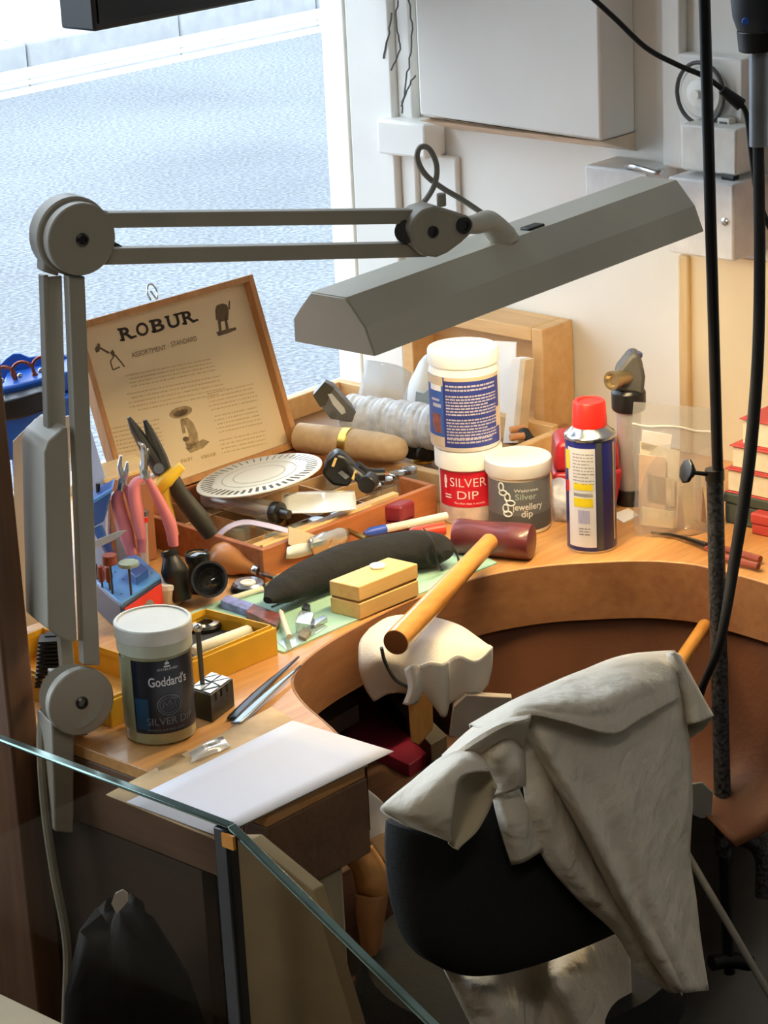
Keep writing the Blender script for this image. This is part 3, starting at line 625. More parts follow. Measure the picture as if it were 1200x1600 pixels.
p = Az(1174, 834); slab('notebook_pack', p[0], p[0] + 0.03, p[1] - 0.07, p[1], SILL, SILL + 0.024, REDC, 'bright red packet lying in front of the dark green box', 'packet')
# fine pliers with brown grips lying by the bag
fp = thing('flat_pliers', Az(1110, 855, SILL), 'slim steel pliers with red-brown grips lying on the right of the bench', 'pliers')
part('jaws', MB().tube([Az(1018, 832, SILL + 0.004), Az(1060, 838, SILL + 0.005), Az(1105, 853, SILL + 0.006)], [0.0015, 0.002, 0.004], 8, 4), DSTEEL, fp)
for pts in ([(1105, 851), (1140, 860), (1188, 874)], [(1103, 856), (1135, 872), (1185, 885)]):
    part('handle', MB().tube([Az(x, y, SILL + 0.006) for x, y in pts], [0.0025, 0.004, 0.004], 8, 4), M('brown_grip', '8a3c2a', 0.5), fp)

# ------------------------------------------------------------------ wooden tray against the wall, papers, brush
UF = 2.287
vr = Au(850, 600, UF)[1]; vl = Au(630, 560, UF)[1]; ztp = Au(850, 516, UF)[2]
ft = thing('wooden_tray', (2.31, (vr + vl) / 2, SILL), 'shallow pale wooden tray standing on edge against the right wall', 'tray')
fm = MB(); w = 0.017
fm.box(UF, 2.345, vr, vr + w, SILL, ztp).box(UF, 2.345, vl - w, vl, SILL, ztp).box(UF, 2.345, vr + w, vl - w, ztp - w, ztp).box(UF, 2.345, vr + w, vl - w, SILL, SILL + w)
part('frame', fm, TRAYW, ft, bevel=0.0015); part('base_board', MB().box(2.327, 2.338, vr + w, vl - w, SILL + w, ztp - w), wood('tray_board', 'b98a55', 'd0a46c', 1, 5), ft)
bk = thing('booklet', Au(805, 690, 2.24), 'white booklet leaning on edge behind the blue-labelled tub', 'booklet')
part('pages', MB().prism([Au(x, y, 2.235) for x, y in ((786, 692), (800, 560), (813, 561), (800, 692))], (0.012, -0.004, 0)), PAPER, bk)
part('cover', MB().prism([Au(x, y, 2.234) for x, y in ((800, 692), (813, 561), (821, 563), (809, 692))], (0.012, -0.004, 0)), M('buff_cover', 'e0c9a8', 0.7), bk)
part('paper_sheet', MB().prism([Au(x, y, 2.262) for x, y in ((770, 600), (772, 533), (806, 535), (804, 600), (795, 690), (772, 690))], (0.002, 0, 0)), PAPER, cat='paper', label='white sheet standing behind the booklet in front of the wooden tray')
br = thing('brush', Az(825, 690, SILL + 0.02), 'small wooden-ended brush with curved black bristles beyond the squat grey-labelled tub', 'brush')
for pts in ([(797, 672), (820, 669)], [(797, 684), (819, 681)]): part('handle', MB().tube([Az(x, y, SILL + 0.03) for x, y in pts], 0.0042, 10, 3), M('warm_dowel', 'c98d5c', 0.5), br)
part('bristles', MB().tube([Az(x, y, SILL + z) for x, y, z in ((818, 672, .03), (826, 684, .026), (838, 693, .02), (856, 698, .012))], [0.0065, 0.007, 0.006, 0.002], 8, 5, 0.5), BLACKM, br)
part('wood_offcut', MB().prism([Az(x, y, SILL) for x, y in ((838, 700), (880, 674), (905, 684), (870, 712))], (0, 0, 0.012)), wood('pinkish_offcut', 'a87a58', 'c49a74', 0, 5), cat='wood', label='flat pinkish-brown wood offcut lying at the foot of the wooden tray', bevel=0.001)
part('paper_scrap', MB().prism([Az(x, y, SILL) for x, y in ((955, 806), (982, 795), (998, 806), (975, 818))], (0, 0, 0.0012)), PAPER, cat='paper', label='white paper scrap lying at the foot of the blow torch')
part('foil_packet', MB().grid(sheet([[Az(862, 750, SILL + .045), Az(874, 746, SILL + .046), Az(888, 750, SILL + .044)], [Az(864, 790, SILL + .02), Az(876, 788, SILL + .022), Az(889, 792, SILL + .02)], [Az(866, 812, SILL + .002), Az(878, 812, SILL + .002), Az(890, 815, SILL + .002)]], 4, 0.002, 90, 2)), M('blue_white_film', 'b9bcd0', 0.3, var=0.6, scale=50), solid=0.001, cat='packet', label='crumpled blue and white packet between the grey tub and red case')

# ------------------------------------------------------------------ side tray with window-side clutter
tv0, tv1, tu0, tu1 = 1.80, 2.175, 2.04, 2.262
st = thing('work_tray', ((tu0 + tu1) / 2, 2, SILL), 'shallow wooden tray by the window holding the wooden handle and wrapped roll', 'tray')
b = MB(); b.box(tu0, tu0 + 0.012, tv0, tv1, SILL, SILL + 0.034).box(tu1 - 0.012, tu1, tv0 + 0.02, tv1, SILL, SILL + 0.034).box(tu0 + 0.012, tu1 - 0.012, tv1 - 0.012, tv1, SILL, SILL + 0.034).box(tu0 + 0.012, tu1 - 0.012, tv0, tv0 + 0.012, SILL, SILL + 0.034)
part('rim', b, TRAYW, st, bevel=0.0015); part('base', MB().box(tu0 + 0.012, tu1 - 0.012, tv0 + 0.012, tv1 - 0.012, SILL, SILL + 0.006), wood('dark_tray_base', '7a5736', '94704a', 1, 5), st)
hz = SILL + 0.052
a, b2 = Az(464, 682, hz), Az(634, 704, hz); L = np.linalg.norm(b2 - a)
wh = thing('burnishing_tool', ((a + b2) / 2 - ZZ * 0.018), 'thick pale wooden tool handle with a brass ring, resting by the open box', 'tool handle')
WH = wood('weathered_handle', 'b4956c', 'd2b488', 0, 5, 0.55, 9, 0.2)
part('grip', MB().lathe(a, [(0.013, 0), (0.0165, 0.003), (0.0172, L * .25), (0.0175, L * .5), (0.0172, L * .75), (0.0155, L * .9), (0.012, L * .97), (0.006, L)], b2 - a, 32), WH, wh)
part('ring', MB().lathe(a + (b2 - a) * .44, [(0.0178, 0), (0.0188, 0.001), (0.0188, 0.010), (0.0178, 0.011)], b2 - a, 32), BRASS, wh)
# bubble-wrapped roll
rz = SILL + 0.058
a, b2 = Az(546, 650, rz), Az(712, 672, rz); L = np.linalg.norm(b2 - a); prof = [(0.016, 0)]
for i in range(60):
    t = i / 59; prof.append((0.0262 - 0.003 * t * 0 + 0.0006 * math.sin(i * 2.1) + 0.0008 * math.sin(i * 0.7), t * L))
rl = part('wrapped_roll', MB().lathe(a, prof + [(0.01, L)], b2 - a, 40), M('bubble_wrap', 'd3d6da', 0.28, var=0.25, scale=60, bump=0.8, bscale=140), cat='roll', label='grey bubble-wrapped roll lying behind the wooden handle')
# steel clamp block in front of its left end
cbp = thing('clamp_block', Ad(525, 655, 3.0) - ZZ * 0.005, 'grey slotted steel block tilted against the left end of the wrapped roll', 'clamp')
dq = Az(535, 650, SILL + 0.058) @ HH - 0.034
q = [(489, 618), (507, 597), (521, 603), (560, 648), (549, 660), (516, 655)]
part('plate', MB().prism([Ad(x, y, dq) for x, y in q], HH * 0.016), M('grey_steel_plate', '73757a', 0.4, 0.6), cbp, bevel=0.0015)
part('face', MB().prism([Ad(x, y, dq - 0.001) for x, y in [(489, 618), (507, 597), (522, 606), (508, 634), (500, 636)]], HH * 0.002), M('olive_steel_face', '4e4c42', 0.5, 0.4), cbp)
part('slot', MB().prism([Ad(x, y, dq - 0.0015) for x, y in [(512, 616), (518, 615), (538, 638), (540, 645), (534, 648), (520, 632)]], HH * 0.002), M('bright_slot', 'dfe3e6', 0.3, 0.5), cbp)
part('screw', MB().cyl(Ad(521, 650, dq - 0.004), Ad(521, 650, dq), 0.004, 0.004, 14), BLACKP, cbp)
for x, y, r, lab in ((643, 706, 0.016, 'largest black rubber bung below the right of the wrapped roll'), (664, 712, 0.012, 'middle black rubber bung beside the stacked tubs'), (678, 712, 0.010, 'small black rubber bung right against the stacked tubs'), (600, 668, 0.010, 'black rubber bung behind the pale wooden tool handle')):
    part('black_bung', MB().lathe(Az(x, y, SILL + 0.022), [(r, 0), (r * 1.05, 0.006), (r * .8, 0.018), (r * .3, 0.021), (0, 0.021)], ZZ + RR * 0.3 - HH * .3, 18), BLACKP, cat='bung', label=lab, group='black bungs by the wrapped roll')
rg = MB(); c = Az(661, 722, SILL + 0.010); rg.lathe(c, [(0.012, 0), (0.014, 0.002), (0.014, 0.005), (0.0115, 0.006), (0.008, 0.004), (0.008, 0.001)], ZZ, 24); part('brass_collar', rg, BRASS, cat='ring', label='small pale brass ring beside the stacked white tubs')
du = Az(590, 640, SILL + 0.05) @ HH + 0.06
part('plastic_sleeve', MB().grid(sheet([[Ad(572, 562, du), Ad(600, 566, du - .004), Ad(625, 572, du), Ad(643, 582, du)], [Ad(566, 590, du), Ad(595, 592, du - .008), Ad(620, 598, du - .004), Ad(637, 606, du)], [Ad(557, 632, du), Ad(590, 636, du - .01), Ad(615, 640, du - .006), Ad(634, 645, du)]], 5, 0.001, 60, 3)), clear('milky_sleeve', 'eef2f6', 1.6, 0.1, 0.35, 'dfe6ee'), solid=0.001, cat='plastic sleeve', label='milky plastic sleeve standing between the window and the wrapped roll')
part('white_pouch', MB().grid(sheet([[Ad(655, 565, du + .03), Ad(668, 553, du + .025), Ad(700, 556, du + .03)], [Ad(640, 600, du + .03), Ad(662, 596, du + .012), Ad(700, 600, du + .03)], [Ad(626, 640, du + .03), Ad(660, 645, du + .01), Ad(700, 646, du + .03)]], 5, 0.0015, 50, 4)), thin('white_film', 'f2f6f8', 0.35), solid=0.001, cat='pouch', label='white plastic pouch standing behind the wrapped roll, left of the tubs')
part('blue_scrap', MB().prism([Ad(x, y, du + 0.006) for x, y in ((648, 640), (650, 612), (662, 615), (672, 608), (680, 640))], HH * 0.002), M('pale_blue_film', '9db6cc', 0.4, var=0.3), cat='plastic', label='pale blue plastic scrap in front of the white pouch')

# ------------------------------------------------------------------ open wooden assortment box with printed sheet in its lid
RZ = SILL + 0.036
FL, FR = Az(410, 860, RZ), Az(682, 757, RZ)
e = nrm(FR - FL); nv = np.array([-e[1], e[0], 0]); Wd = np.linalg.norm(FR - FL); Dp = 0.228
box = thing('assortment_box', ((FL + FR) / 2 + nv * Dp / 2) * np.array([1, 1, 0]) + ZZ * SILL, 'open reddish wooden case with a printed sheet inside its raised lid', 'wooden case')
P = lambda s, t, z: FL + e * s + nv * t - ZZ * (RZ - SILL) + ZZ * z
b = MB(); wt = 0.007; hh = RZ - SILL
b.obox(P(0, 0, 0), e * Wd, nv * wt, ZZ * hh).obox(P(0, Dp - wt, 0), e * Wd, nv * wt, ZZ * hh).obox(P(0, wt, 0), e * wt, nv * (Dp - 2 * wt), ZZ * hh).obox(P(Wd - wt, wt, 0), e * wt, nv * (Dp - 2 * wt), ZZ * hh)
part('tray_wall', b, CEDAR, box, bevel=0.001)
part('tray_base', MB().obox(P(wt, wt, 0), e * (Wd - 2 * wt), nv * (Dp - 2 * wt), ZZ * 0.006), wood('case_floor', '8f6a48', 'ac845c', 0, 5), box)
b = MB()
for s in (0.065, 0.13, 0.195): b.obox(P(s, wt, 0.006), e * 0.003, nv * (Dp - 2 * wt), ZZ * 0.018)
for t in (0.055, 0.10, 0.15): b.obox(P(wt, t, 0.006), e * (Wd - 2 * wt), nv * 0.003, ZZ * 0.019)
part('divider', b, wood('pale_divider', 'b9905f', 'd1ab7a', 0, 5), box)
b = MB(); b.cyl(P(0.012, 0.014, 0.033), P(Wd - 0.09, 0.014, 0.033), 0.0022, 0.0022, 10); b.obox(P(0.01, 0.02, 0.026), e * (Wd - 0.05), nv * 0.009, ZZ * 0.007); part('front_rail', b, LIGHTW, box)
Ld = 0.207; la_ = math.radians(72); lu = nv * math.cos(la_) + ZZ * math.sin(la_); lnr = np.cross(e, lu)
H0 = P(0, Dp, hh)
Q = lambda s, t, d=0.0: H0 + e * s + lu * t + lnr * d
b = MB(); fw = 0.0075; fd = 0.016
b.obox(Q(0, 0, -0.004), e * fw, lu * Ld, lnr * fd).obox(Q(Wd - fw, 0, -0.004), e * fw, lu * Ld, lnr * fd).obox(Q(fw, Ld - fw, -0.004), e * (Wd - 2 * fw), lu * fw, lnr * fd).obox(Q(fw, 0, -0.004), e * (Wd - 2 * fw), lu * fw, lnr * fd)
lid = part('lid_frame', b, wood('lid_oak', 'a4703e', 'c48f58', 2, 5, 0.5), box, bevel=0.001)
sh = part('printed_sheet', MB().obox(Q(fw, fw, -0.003), e * (Wd - 2 * fw), lu * (Ld - 2 * fw), lnr * 0.003), M('aged_sheet', 'd9c39e', 0.75, var=0.03, scale=8), lid)
# picture layout measured on the sheet itself: s along the lid, t up it
def st_(x, y):
    q = Aplane(x, y, Q(0, 0, 0.001), lnr) - H0; return q @ e, q @ lu
on = lambda s, t: Q(s, t, 0.0004)
def word(mb, s, p0, p1, size, bold=0.0, width=True):
    a, b_ = np.array(st_(*p0)), np.array(st_(*p1)); d = b_ - a; l = np.linalg.norm(d); d /= l; m = np.array([-d[1], d[0]])
    return mb.text(s, lambda x, y: on(*(a + d * x + m * y)), size, bold, 'l', l if width else None)
tx = MB()
a, b_ = np.array(st_(190, 533)), np.array(st_(311, 501)); d = b_ - a; l = np.linalg.norm(d); d /= l; m = np.array([-d[1], d[0]]); hL = 0.0145
wl = l / 5.15
for i, chh in enumerate('ROBUR'):
    x0 = i * l / 5 + 0.001
    f = lambda x, y, x0=x0: on(*(a + d * (x0 + x) + m * y))
    tx.text(chh, f, hL * 1.38, 0.028, 'l', wl * 0.80)
    R_ = []
    if chh in 'R': R_ = [(-0.0022, 0.0045, 0, 0.0024), (-0.0022, 0.003, hL - 0.0024, hL), (wl * .62, wl * .98, 0, 0.0024)]
    if chh == 'B': R_ = [(-0.002, 0.003, 0, 0.0024), (-0.002, 0.003, hL - 0.0024, hL)]
    if chh == 'U': R_ = [(-0.002, 0.005, hL - 0.0024, hL), (wl * .5, wl * .98, hL - 0.0024, hL)]
    tx.rects(f, R_)
part('title_lettering', tx, INK, sh, smooth=0)
t2 = MB(); word(t2, 'ASSORTMENT', (207, 559), (261, 546), 0.0082, 0.0); word(t2, 'STANDARD', (269, 542), (309, 532), 0.0082, 0.0)
part('subtitle_lettering', t2, M('dark_tan_ink', '6b563c', 0.8), sh, smooth=0)
def para(mb, x0, x1, y0, n, step, slope, seed, h=0.0013, ragged=0.1):
    q = np.random.default_rng(seed)
    for i in range(n):
        xs = x0 + q.uniform(0, ragged) * (x1 - x0) + i * step * .26; xe = x1 - q.uniform(0, ragged) * (x1 - x0) + i * step * .26
        yb = y0 + i * step; p0 = np.array(st_(xs, yb - slope * (xs - x0))); p1 = np.array(st_(xe, yb - slope * (xe - x0)))
        L_ = np.linalg.norm(p1 - p0); dd = (p1 - p0) / L_; mm_ = np.array([-dd[1], dd[0]]); x = 0
        while x < L_:
            wv = min(q.uniform(0.0008, 0.0045), L_ - x); mb.rects(lambda u, v: on(*(p0 + dd * u + mm_ * v)), [(x, x + wv, 0, h)]); x += wv + q.uniform(0.0005, 0.0018)
tp = MB(); para(tp, 188, 345, 590, 4, 6.2, 0.20, 1); para(tp, 195, 350, 618, 5, 7.0, 0.20, 2); para(tp, 168, 250, 672, 4, 7.0, 0.2, 3, ragged=.04); para(tp, 322, 398, 617, 5, 6.6, 0.22, 4, ragged=.04); para(tp, 334, 405, 652, 5, 6.6, 0.22, 5, ragged=.04); para(tp, 342, 416, 690, 4, 6.6, 0.22, 6, ragged=.04)
para(tp, 283, 301, 721, 2, 2.5, 0.25, 7, 0.0022, 0); para(tp, 315, 338, 715, 2, 2.5, 0.25, 8, 0.0022, 0); para(tp, 180, 255, 697, 3, 6.6, .2, 9, ragged=.04)
part('paragraph_print', tp, INKT, sh, smooth=0)
pic = MB()
def blob(mb, pts): mb.add([on(*st_(x, y)) for x, y in pts], [tuple(range(len(pts) - 1, -1, -1))])
def ell(cx, cy, rx, ry, sl=0.0, n=18): return [(cx + rx * math.cos(t), cy + ry * math.sin(t) - sl * rx * math.cos(t)) for t in np.linspace(0, 2 * PI, n, endpoint=False)]
blob(pic, [(337, 484), (339, 477), (348, 474), (355, 476), (358, 484), (357, 500), (345, 503), (338, 499)]); blob(pic, [(341, 500), (345, 499), (347, 516), (343, 518)]); blob(pic, [(351, 499), (355, 498), (358, 513), (354, 515)])
blob(pic, [(357, 482), (358, 470), (360, 470), (360, 484)]); blob(pic, [(338, 519), (352, 515), (369, 511), (370, 515), (356, 521), (342, 525)])
part('engraving', pic, M('engraving_brown', '5d4a34', 0.8, var=0.25, scale=200), sh, smooth=0)
pic = MB(); blob(pic, [(149, 545), (154, 536), (157, 538), (156, 549), (151, 551)]); blob(pic, [(155, 544), (157, 542), (172, 550), (170, 553)]); blob(pic, [(172, 551), (177, 546), (180, 552), (177, 557)])
for p0, p1 in (((180, 554), (173, 565)), ((173, 565), (177, 578)), ((180, 554), (190, 566)), ((190, 566), (195, 573)), ((177, 578), (188, 573))):
    n_ = np.array([-(p1[1] - p0[1]), p1[0] - p0[0]], float); n_ *= 1.0 / np.linalg.norm(n_); blob(pic, [tuple(np.array(p0) + n_), tuple(np.array(p0) - n_), tuple(np.array(p1) - n_), tuple(np.array(p1) + n_)])
part('engraving', pic, M('engraving_brown', '5d4a34', 0.8, var=0.25, scale=200), sh, smooth=0)
pic = MB(); blob(pic, ell(283, 644, 18, 9, 0.22)); blob(pic, [(282, 654), (293, 652), (302, 660), (309, 676), (311, 690), (304, 697), (293, 701), (290, 690), (296, 680), (292, 668), (286, 660)]); blob(pic, [(282, 656), (287, 656), (291, 676), (286, 678)])
blob(pic, [(290, 700), (300, 694), (318, 686), (328, 690), (318, 700), (298, 708)])
part('engraving', pic, M('engraving_tan', '9c8460', 0.8, var=0.3, scale=150), sh, smooth=0)
pic = MB(); blob(pic, ell(283, 645, 12, 5.5, 0.22)); part('engraving', pic, M('engraving_brown', '5d4a34', 0.8), sh, smooth=0)
pic = MB(); blob(pic, ell(291, 686, 5, 4)); blob(pic, [(291, 694), (300, 692), (302, 700), (294, 704)])
part('engraving', pic, M('engraving_brown', '5d4a34', 0.8), sh, smooth=0)
lt = MB(); c = Q(Wd * .5, Ld, 0.0); c = Aplane(241, 468, Q(0, 0, 0.002), lnr)
lt.tube([c + e * x * 1.25 + lu * y * 1.35 for x, y in ((-0.004, 0), (-0.0055, 0.007), (-0.002, 0.013), (0.003, 0.012), (0.0055, 0.006), (0.003, 0), (0.0, 0.005), (-0.002, 0.008))], 0.0011, 6, 4); part('latch', lt, STEEL, box)
# glass bottles and vials in the case
for i, (s, t, r, h) in enumerate([(604, 788, 0.0095, 0.030), (622, 781, 0.0095, 0.032), (641, 774, 0.0095, 0.032), (586, 795, 0.009, 0.028), (0.085, 0.03, 0.011, 0.026), (0.11, 0.032, 0.011, 0.026), (0.05, 0.035, 0.011, 0.024), (0.14, 0.03, 0.010, 0.024), (0.075, 0.075, 0.012, 0.028), (0.04, 0.08, 0.012, 0.028), (0.245, 0.12, 0.0085, 0.036), (0.225, 0.125, 0.0085, 0.036)]):
    pos = Az(s, t, SILL + 0.0065) if s > 1 else P(s, t, 0.0065)
    if i < 4 or i > 9:
        lab = 'silver-capped glass vial in the right of the open wooden case'; grp = 'vials in the wooden case'
    else: lab = 'small clear glass jar in the front of the open wooden case'; grp = 'glass jars in the wooden case'
    v = thing('glass_vial', pos, lab, 'vial', grp)
    part('vial_glass', MB().lathe(pos, [(r * .9, 0), (r, 0.001), (r, h * .8), (r * .85, h * .85), (r * .85, h)], n=18), GLASSM, v)
    part('vial_cap', MB().lathe(pos + ZZ * h * .86, [(r * .95, 0), (r * .98, 0.001), (r * .98, h * .14), (r * .9, h * .16), (r * .7, h * .13), (0, h * .13)], n=18), STEEL if i < 4 or i > 9 else GLASSM, v)
# round perforated plate lying on the case
pc = Az(405, 742, SILL + 0.066); pn_ = nrm(ZZ - RR * 0.15 + HH * 0.035); pr = 0.0705
px_ = nrm(RR - pn_ * (RR @ pn_)); py_ = np.cross(pn_, px_)
pl = thing('gauge_plate', pc - ZZ * 0.01, 'large round white metal gauge plate resting on the open wooden case', 'plate')
part('disc', MB().lathe(pc, [(pr * 0.2, -0.0012), (pr, -0.0012), (pr, 0), (pr - 0.001, 0.0006), (pr * .0, 0.0006)], pn_, 64), M('white_enamel_plate', 'e4e2d4', 0.3, 0.1, var=0.02), pl)
b = MB(); g = MB()
for i in range(48):
    a = 2 * PI * i / 48
    if math.sin(a) > 0.55 and abs(math.cos(a)) < 0.6 and i % 2: pass
    d_ = px_ * math.cos(a) + py_ * math.sin(a); s_ = np.cross(pn_, d_); r0 = pr * (0.74 + 0.03 * math.sin(i)); r1 = pr * 0.93; wd = 0.0006 + 0.0012 * (0.5 - 0.5 * math.sin(a))
    b.add([pc + pn_ * 0.0009 + d_ * q + s_ * w_ for q, w_ in ((r0, -wd), (r0, wd), (r1, wd), (r1, -wd))], [(0, 3, 2, 1)])
part('slot', b, M('slot_dark', '5d5648', 0.7), pl, smooth=0, kind='stuff')
for rr in (0.60, 0.42):
    q = []
    for k in range(49):
        a = 2 * PI * k / 48; d_ = px_ * math.cos(a) + py_ * math.sin(a); q.append([pc + pn_ * 0.0009 + d_ * pr * rr, pc + pn_ * 0.0009 + d_ * pr * (rr - 0.02)])
    g.grid(q)
g.text('GAUGE'[:0] or ' ', lambda x, y: pc, 0.01)
part('printed_ring', g, M('plate_grey', 'bdb9a8', 0.5), pl, smooth=0)
# plastic tube (syringe-like) lying on the case front
a, b2 = Az(322, 776, SILL + 0.046), Az(432, 800, SILL + 0.046); L = np.linalg.norm(b2 - a)
tu = thing('clear_tube', (a + b2) / 2 - ZZ * 0.012, 'clear plastic tube with a metal end lying across the open wooden case', 'tube')
part('tube_wall', MB().lathe(a, [(0.010, 0), (0.0112, 0.002), (0.0112, L)], b2 - a, 24), CLEARP, tu)
part('rod', MB().cyl(a + (b2 - a) * .1, a + (b2 - a) * .95, 0.004, 0.004, 12), M('smoky_core', 'b9b4b8', 0.3), tu)
part('end_fitting', MB().lathe(a + (b2 - a) * .96, [(0.0112, 0), (0.0115, 0.001), (0.0115, 0.009), (0.006, 0.010), (0.005, 0.022), (0.003, 0.023)], b2 - a, 20), DSTEEL, tu)
part('clear_sachet', MB().grid(sheet([[Az(441, 772, SILL + .049), Az(500, 768, SILL + .051), Az(554, 767, SILL + .049)], [Az(440, 788, SILL + .047), Az(500, 786, SILL + .050), Az(556, 782, SILL + .047)], [Az(440, 803, SILL + .045), Az(500, 801, SILL + .047), Az(557, 795, SILL + .045)]], 5, 0.0006, 80, 4)), M('sachet_glare_white', 'eef1f4', 0.12, coat=0.8), solid=0.0008, cat='sachet', label='clear plastic sachet with painted white glare on the front of the wooden case')  # white base colour paints the lamp glare on the clear film
# black eyeglass loupe frame / gauge
dk = Az(550, 745, SILL + 0.06) @ HH
lo = thing('black_instrument', Az(550, 760, SILL + 0.04), 'black plastic instrument with small yellow marks lying on the wooden case', 'instrument')
part('body', MB().prism([Ad(x, y, dk - 0.012) for x, y in ((503, 742), (510, 720), (526, 708), (540, 714), (552, 728), (560, 735), (545, 762), (520, 760))], HH * 0.024), BLACKP, lo, bevel=0.004, seg=3)
part('arm', MB().tube([Ad(530, 715, dk), Ad(552, 735, dk - .01), Ad(578, 760, dk - .012)], [0.004, 0.006, 0.008], 12, 4), M('gunmetal', '2a2b2e', 0.35, 0.4), lo)
part('knob', MB().cyl(Ad(572, 758, dk - .024), Ad(580, 750, dk - .004), 0.0098, 0.0098, 20), BLACKP, lo, bevel=0.001)
part('arm', MB().tube([Ad(556, 728, dk), Ad(575, 742, dk + .005), Ad(602, 742, dk + .005)], [0.006, 0.008, 0.007], 12, 4), BLACKP, lo)
b = MB()
for x, y in ((522, 722), (553, 742)): b.prism([Ad(x - 4, y + 6, dk - .0155), Ad(x, y + 7, dk - .0155), Ad(x + 5, y - 6, dk - .0155), Ad(x + 1, y - 7, dk - .0155)], -HH * 0.0012)
part('mark', b, M('pale_yellow_mark', 'e2c57a', 0.5), lo)
part('clip', MB().prism([Ad(x, y, dk - .016) for x, y in ((528, 738), (534, 734), (546, 744), (540, 748))], -HH * 0.002), STEEL, lo)

# ------------------------------------------------------------------ mat, pouch, boxes, pens in the middle
part('cutting_mat', MB().prism([(a, b_, SILL) for a, b_ in ((1.615, 1.648), (1.70, 1.648), (1.78, 1.6455), (1.925, 1.636), (1.945, 1.70), (1.80, 1.775), (1.72, 1.80), (1.60, 1.80), (1.575, 1.762), (1.615, 1.752))], (0, 0, 0.0018)), M('pale_green_mat', 'a4cdb9', 0.6, var=0.06, scale=10), cat='mat', label='pale green cutting mat lying along the curved edge of the bench')
MZ = SILL + 0.0018
cl_ = [(418, 930), (440, 915), (480, 895), (540, 872), (600, 856), (650, 850), (684, 852), (697, 858)]
pc_ = thing('black_pouch', Az(550, 900, MZ), 'long soft black fabric pouch lying behind the small pale wooden box', 'pouch')
part('body', MB().tube([Az(x, y + 8, MZ + 0.021) for x, y in cl_], [0.005, 0.018, 0.0225, 0.0265, 0.025, 0.0275, 0.022, 0.006], 20, 6, 0.72), M('black_fabric', '0e0f10', 0.9, var=0.3, scale=25, bump=0.7, bscale=32, bdist=0.008), pc_)
part('cord', MB().tube([Az(x, y, MZ + z) for x, y, z in ((680, 840, .032), (700, 848, .026), (714, 866, .012), (718, 884, .003))], 0.0014, 6, 5), BLACKM, pc_)
part('seam', MB().tube([Az(x, y, MZ + z) for x, y, z in ((662, 826, .046), (676, 845, .044), (682, 872, .024), (690, 892, .004))], 0.001, 6, 5), BLACKM, pc_)
def cornerbox(A, B, C, h, mb=None): mb = mb or MB(); return mb.obox(A, B - A, C - A, ZZ * h)
A, B, C_ = Az(563, 968, MZ), Az(655, 930, MZ), Az(517, 957, MZ); hb = 0.0345
wb = thing('small_wooden_box', (A + B) / 2, 'small pale wooden box with white button on lid, on the green mat', 'wooden box')
part('base', cornerbox(A, B, C_, 0.0165), wood('light_maple', 'd9ac64', 'e8c484', 0, 6, 0.4), wb, bevel=0.001)
z2 = ZZ * 0.019; part('neck', cornerbox(A + (B - A) * .02 + (C_ - A) * .03 + ZZ * .0165, B - (B - A) * .02 + (C_ - A) * .03 + ZZ * .0165, A + (C_ - A) * .97 + (B - A) * .02 + ZZ * .0165, 0.0026), M('lid_gap', '9a6c34', 0.7), wb)
part('lid', cornerbox(A + z2, B + z2, C_ + z2, hb - 0.019), wood('light_maple', 'd9ac64', 'e8c484', 0, 6, 0.4), wb, bevel=0.001)
c = Az(590, 886, MZ + hb); part('button', MB().lathe(c, [(0.0075, 0), (0.0085, 0.001), (0.008, 0.0025), (0, 0.0028)], n=24), WPLAST, wb)
A, B, C_ = Az(629, 839, SILL), Az(651, 827, SILL), Az(592, 835, SILL)
rb = thing('ring_box', (B + C_) / 2, 'small dark red ring box in front of the open wooden case', 'ring box')
part('base', cornerbox(A, B, C_, 0.015), M('claret_leather', '7a1f2a', 0.4, var=0.1), rb, bevel=0.0015); part('lid', cornerbox(A + ZZ * .0155, B + ZZ * .0155, C_ + ZZ * .0155, 0.019), M('claret_leather', '7a1f2a', 0.4), rb, bevel=0.003)
c = Az(643, 825, SILL + 0.008) - HH * 0.004; part('clasp', MB().ball(c, 0.004), STEEL, rb)
def pen(name, p0, p1, r, mat, label, cat, capmat=None, z=None):
    z = MZ + r if z is None else z; a, b_ = Az(*p0, z), Az(*p1, z); L = np.linalg.norm(b_ - a); t = thing(name, (a + b_) / 2 - ZZ * r, label, cat)
    part('barrel', MB().lathe(a, [(r * .3, -0.004), (r, 0.004), (r, L)], b_ - a, 14), mat, t)
    if capmat: part('cap', MB().lathe(a, [(r * .35, -0.005), (r * 1.15, 0.003), (r * 1.15, L * .22)], b_ - a, 14), capmat, t)
pen('ballpoint_pen', (575, 832), (698, 806), 0.0045, M('pen_white', 'e6e2da', 0.4), 'white and blue pen lying behind the black pouch', 'pen', M('pen_blue', '2a4fb8', 0.4), MZ + 0.012)
pen('marker_pen', (640, 835), (694, 826), 0.007, M('marker_red', 'd8402c', 0.4), 'short thick red marker lying by the crimson-labelled tub', 'marker pen', None, MZ + 0.02)
pen('small_file', (538, 826), (572, 842), 0.003, M('brass_dull', '8a7440', 0.4, 0.8), 'small dull brass tool lying in front of the open wooden case', 'tool', None, MZ + 0.02)
TG = lambda x, y, d=0.004: Aplane(x, y, FL - nv * d, nv)
part('price_tag', MB().prism([TG(450, 822), TG(498, 838), TG(494, 858), TG(482, 850), TG(474, 862), TG(450, 850)], -nv * 0.0012), CREAM, cat='tag', label='cream card tag propped on the front of the wooden case')
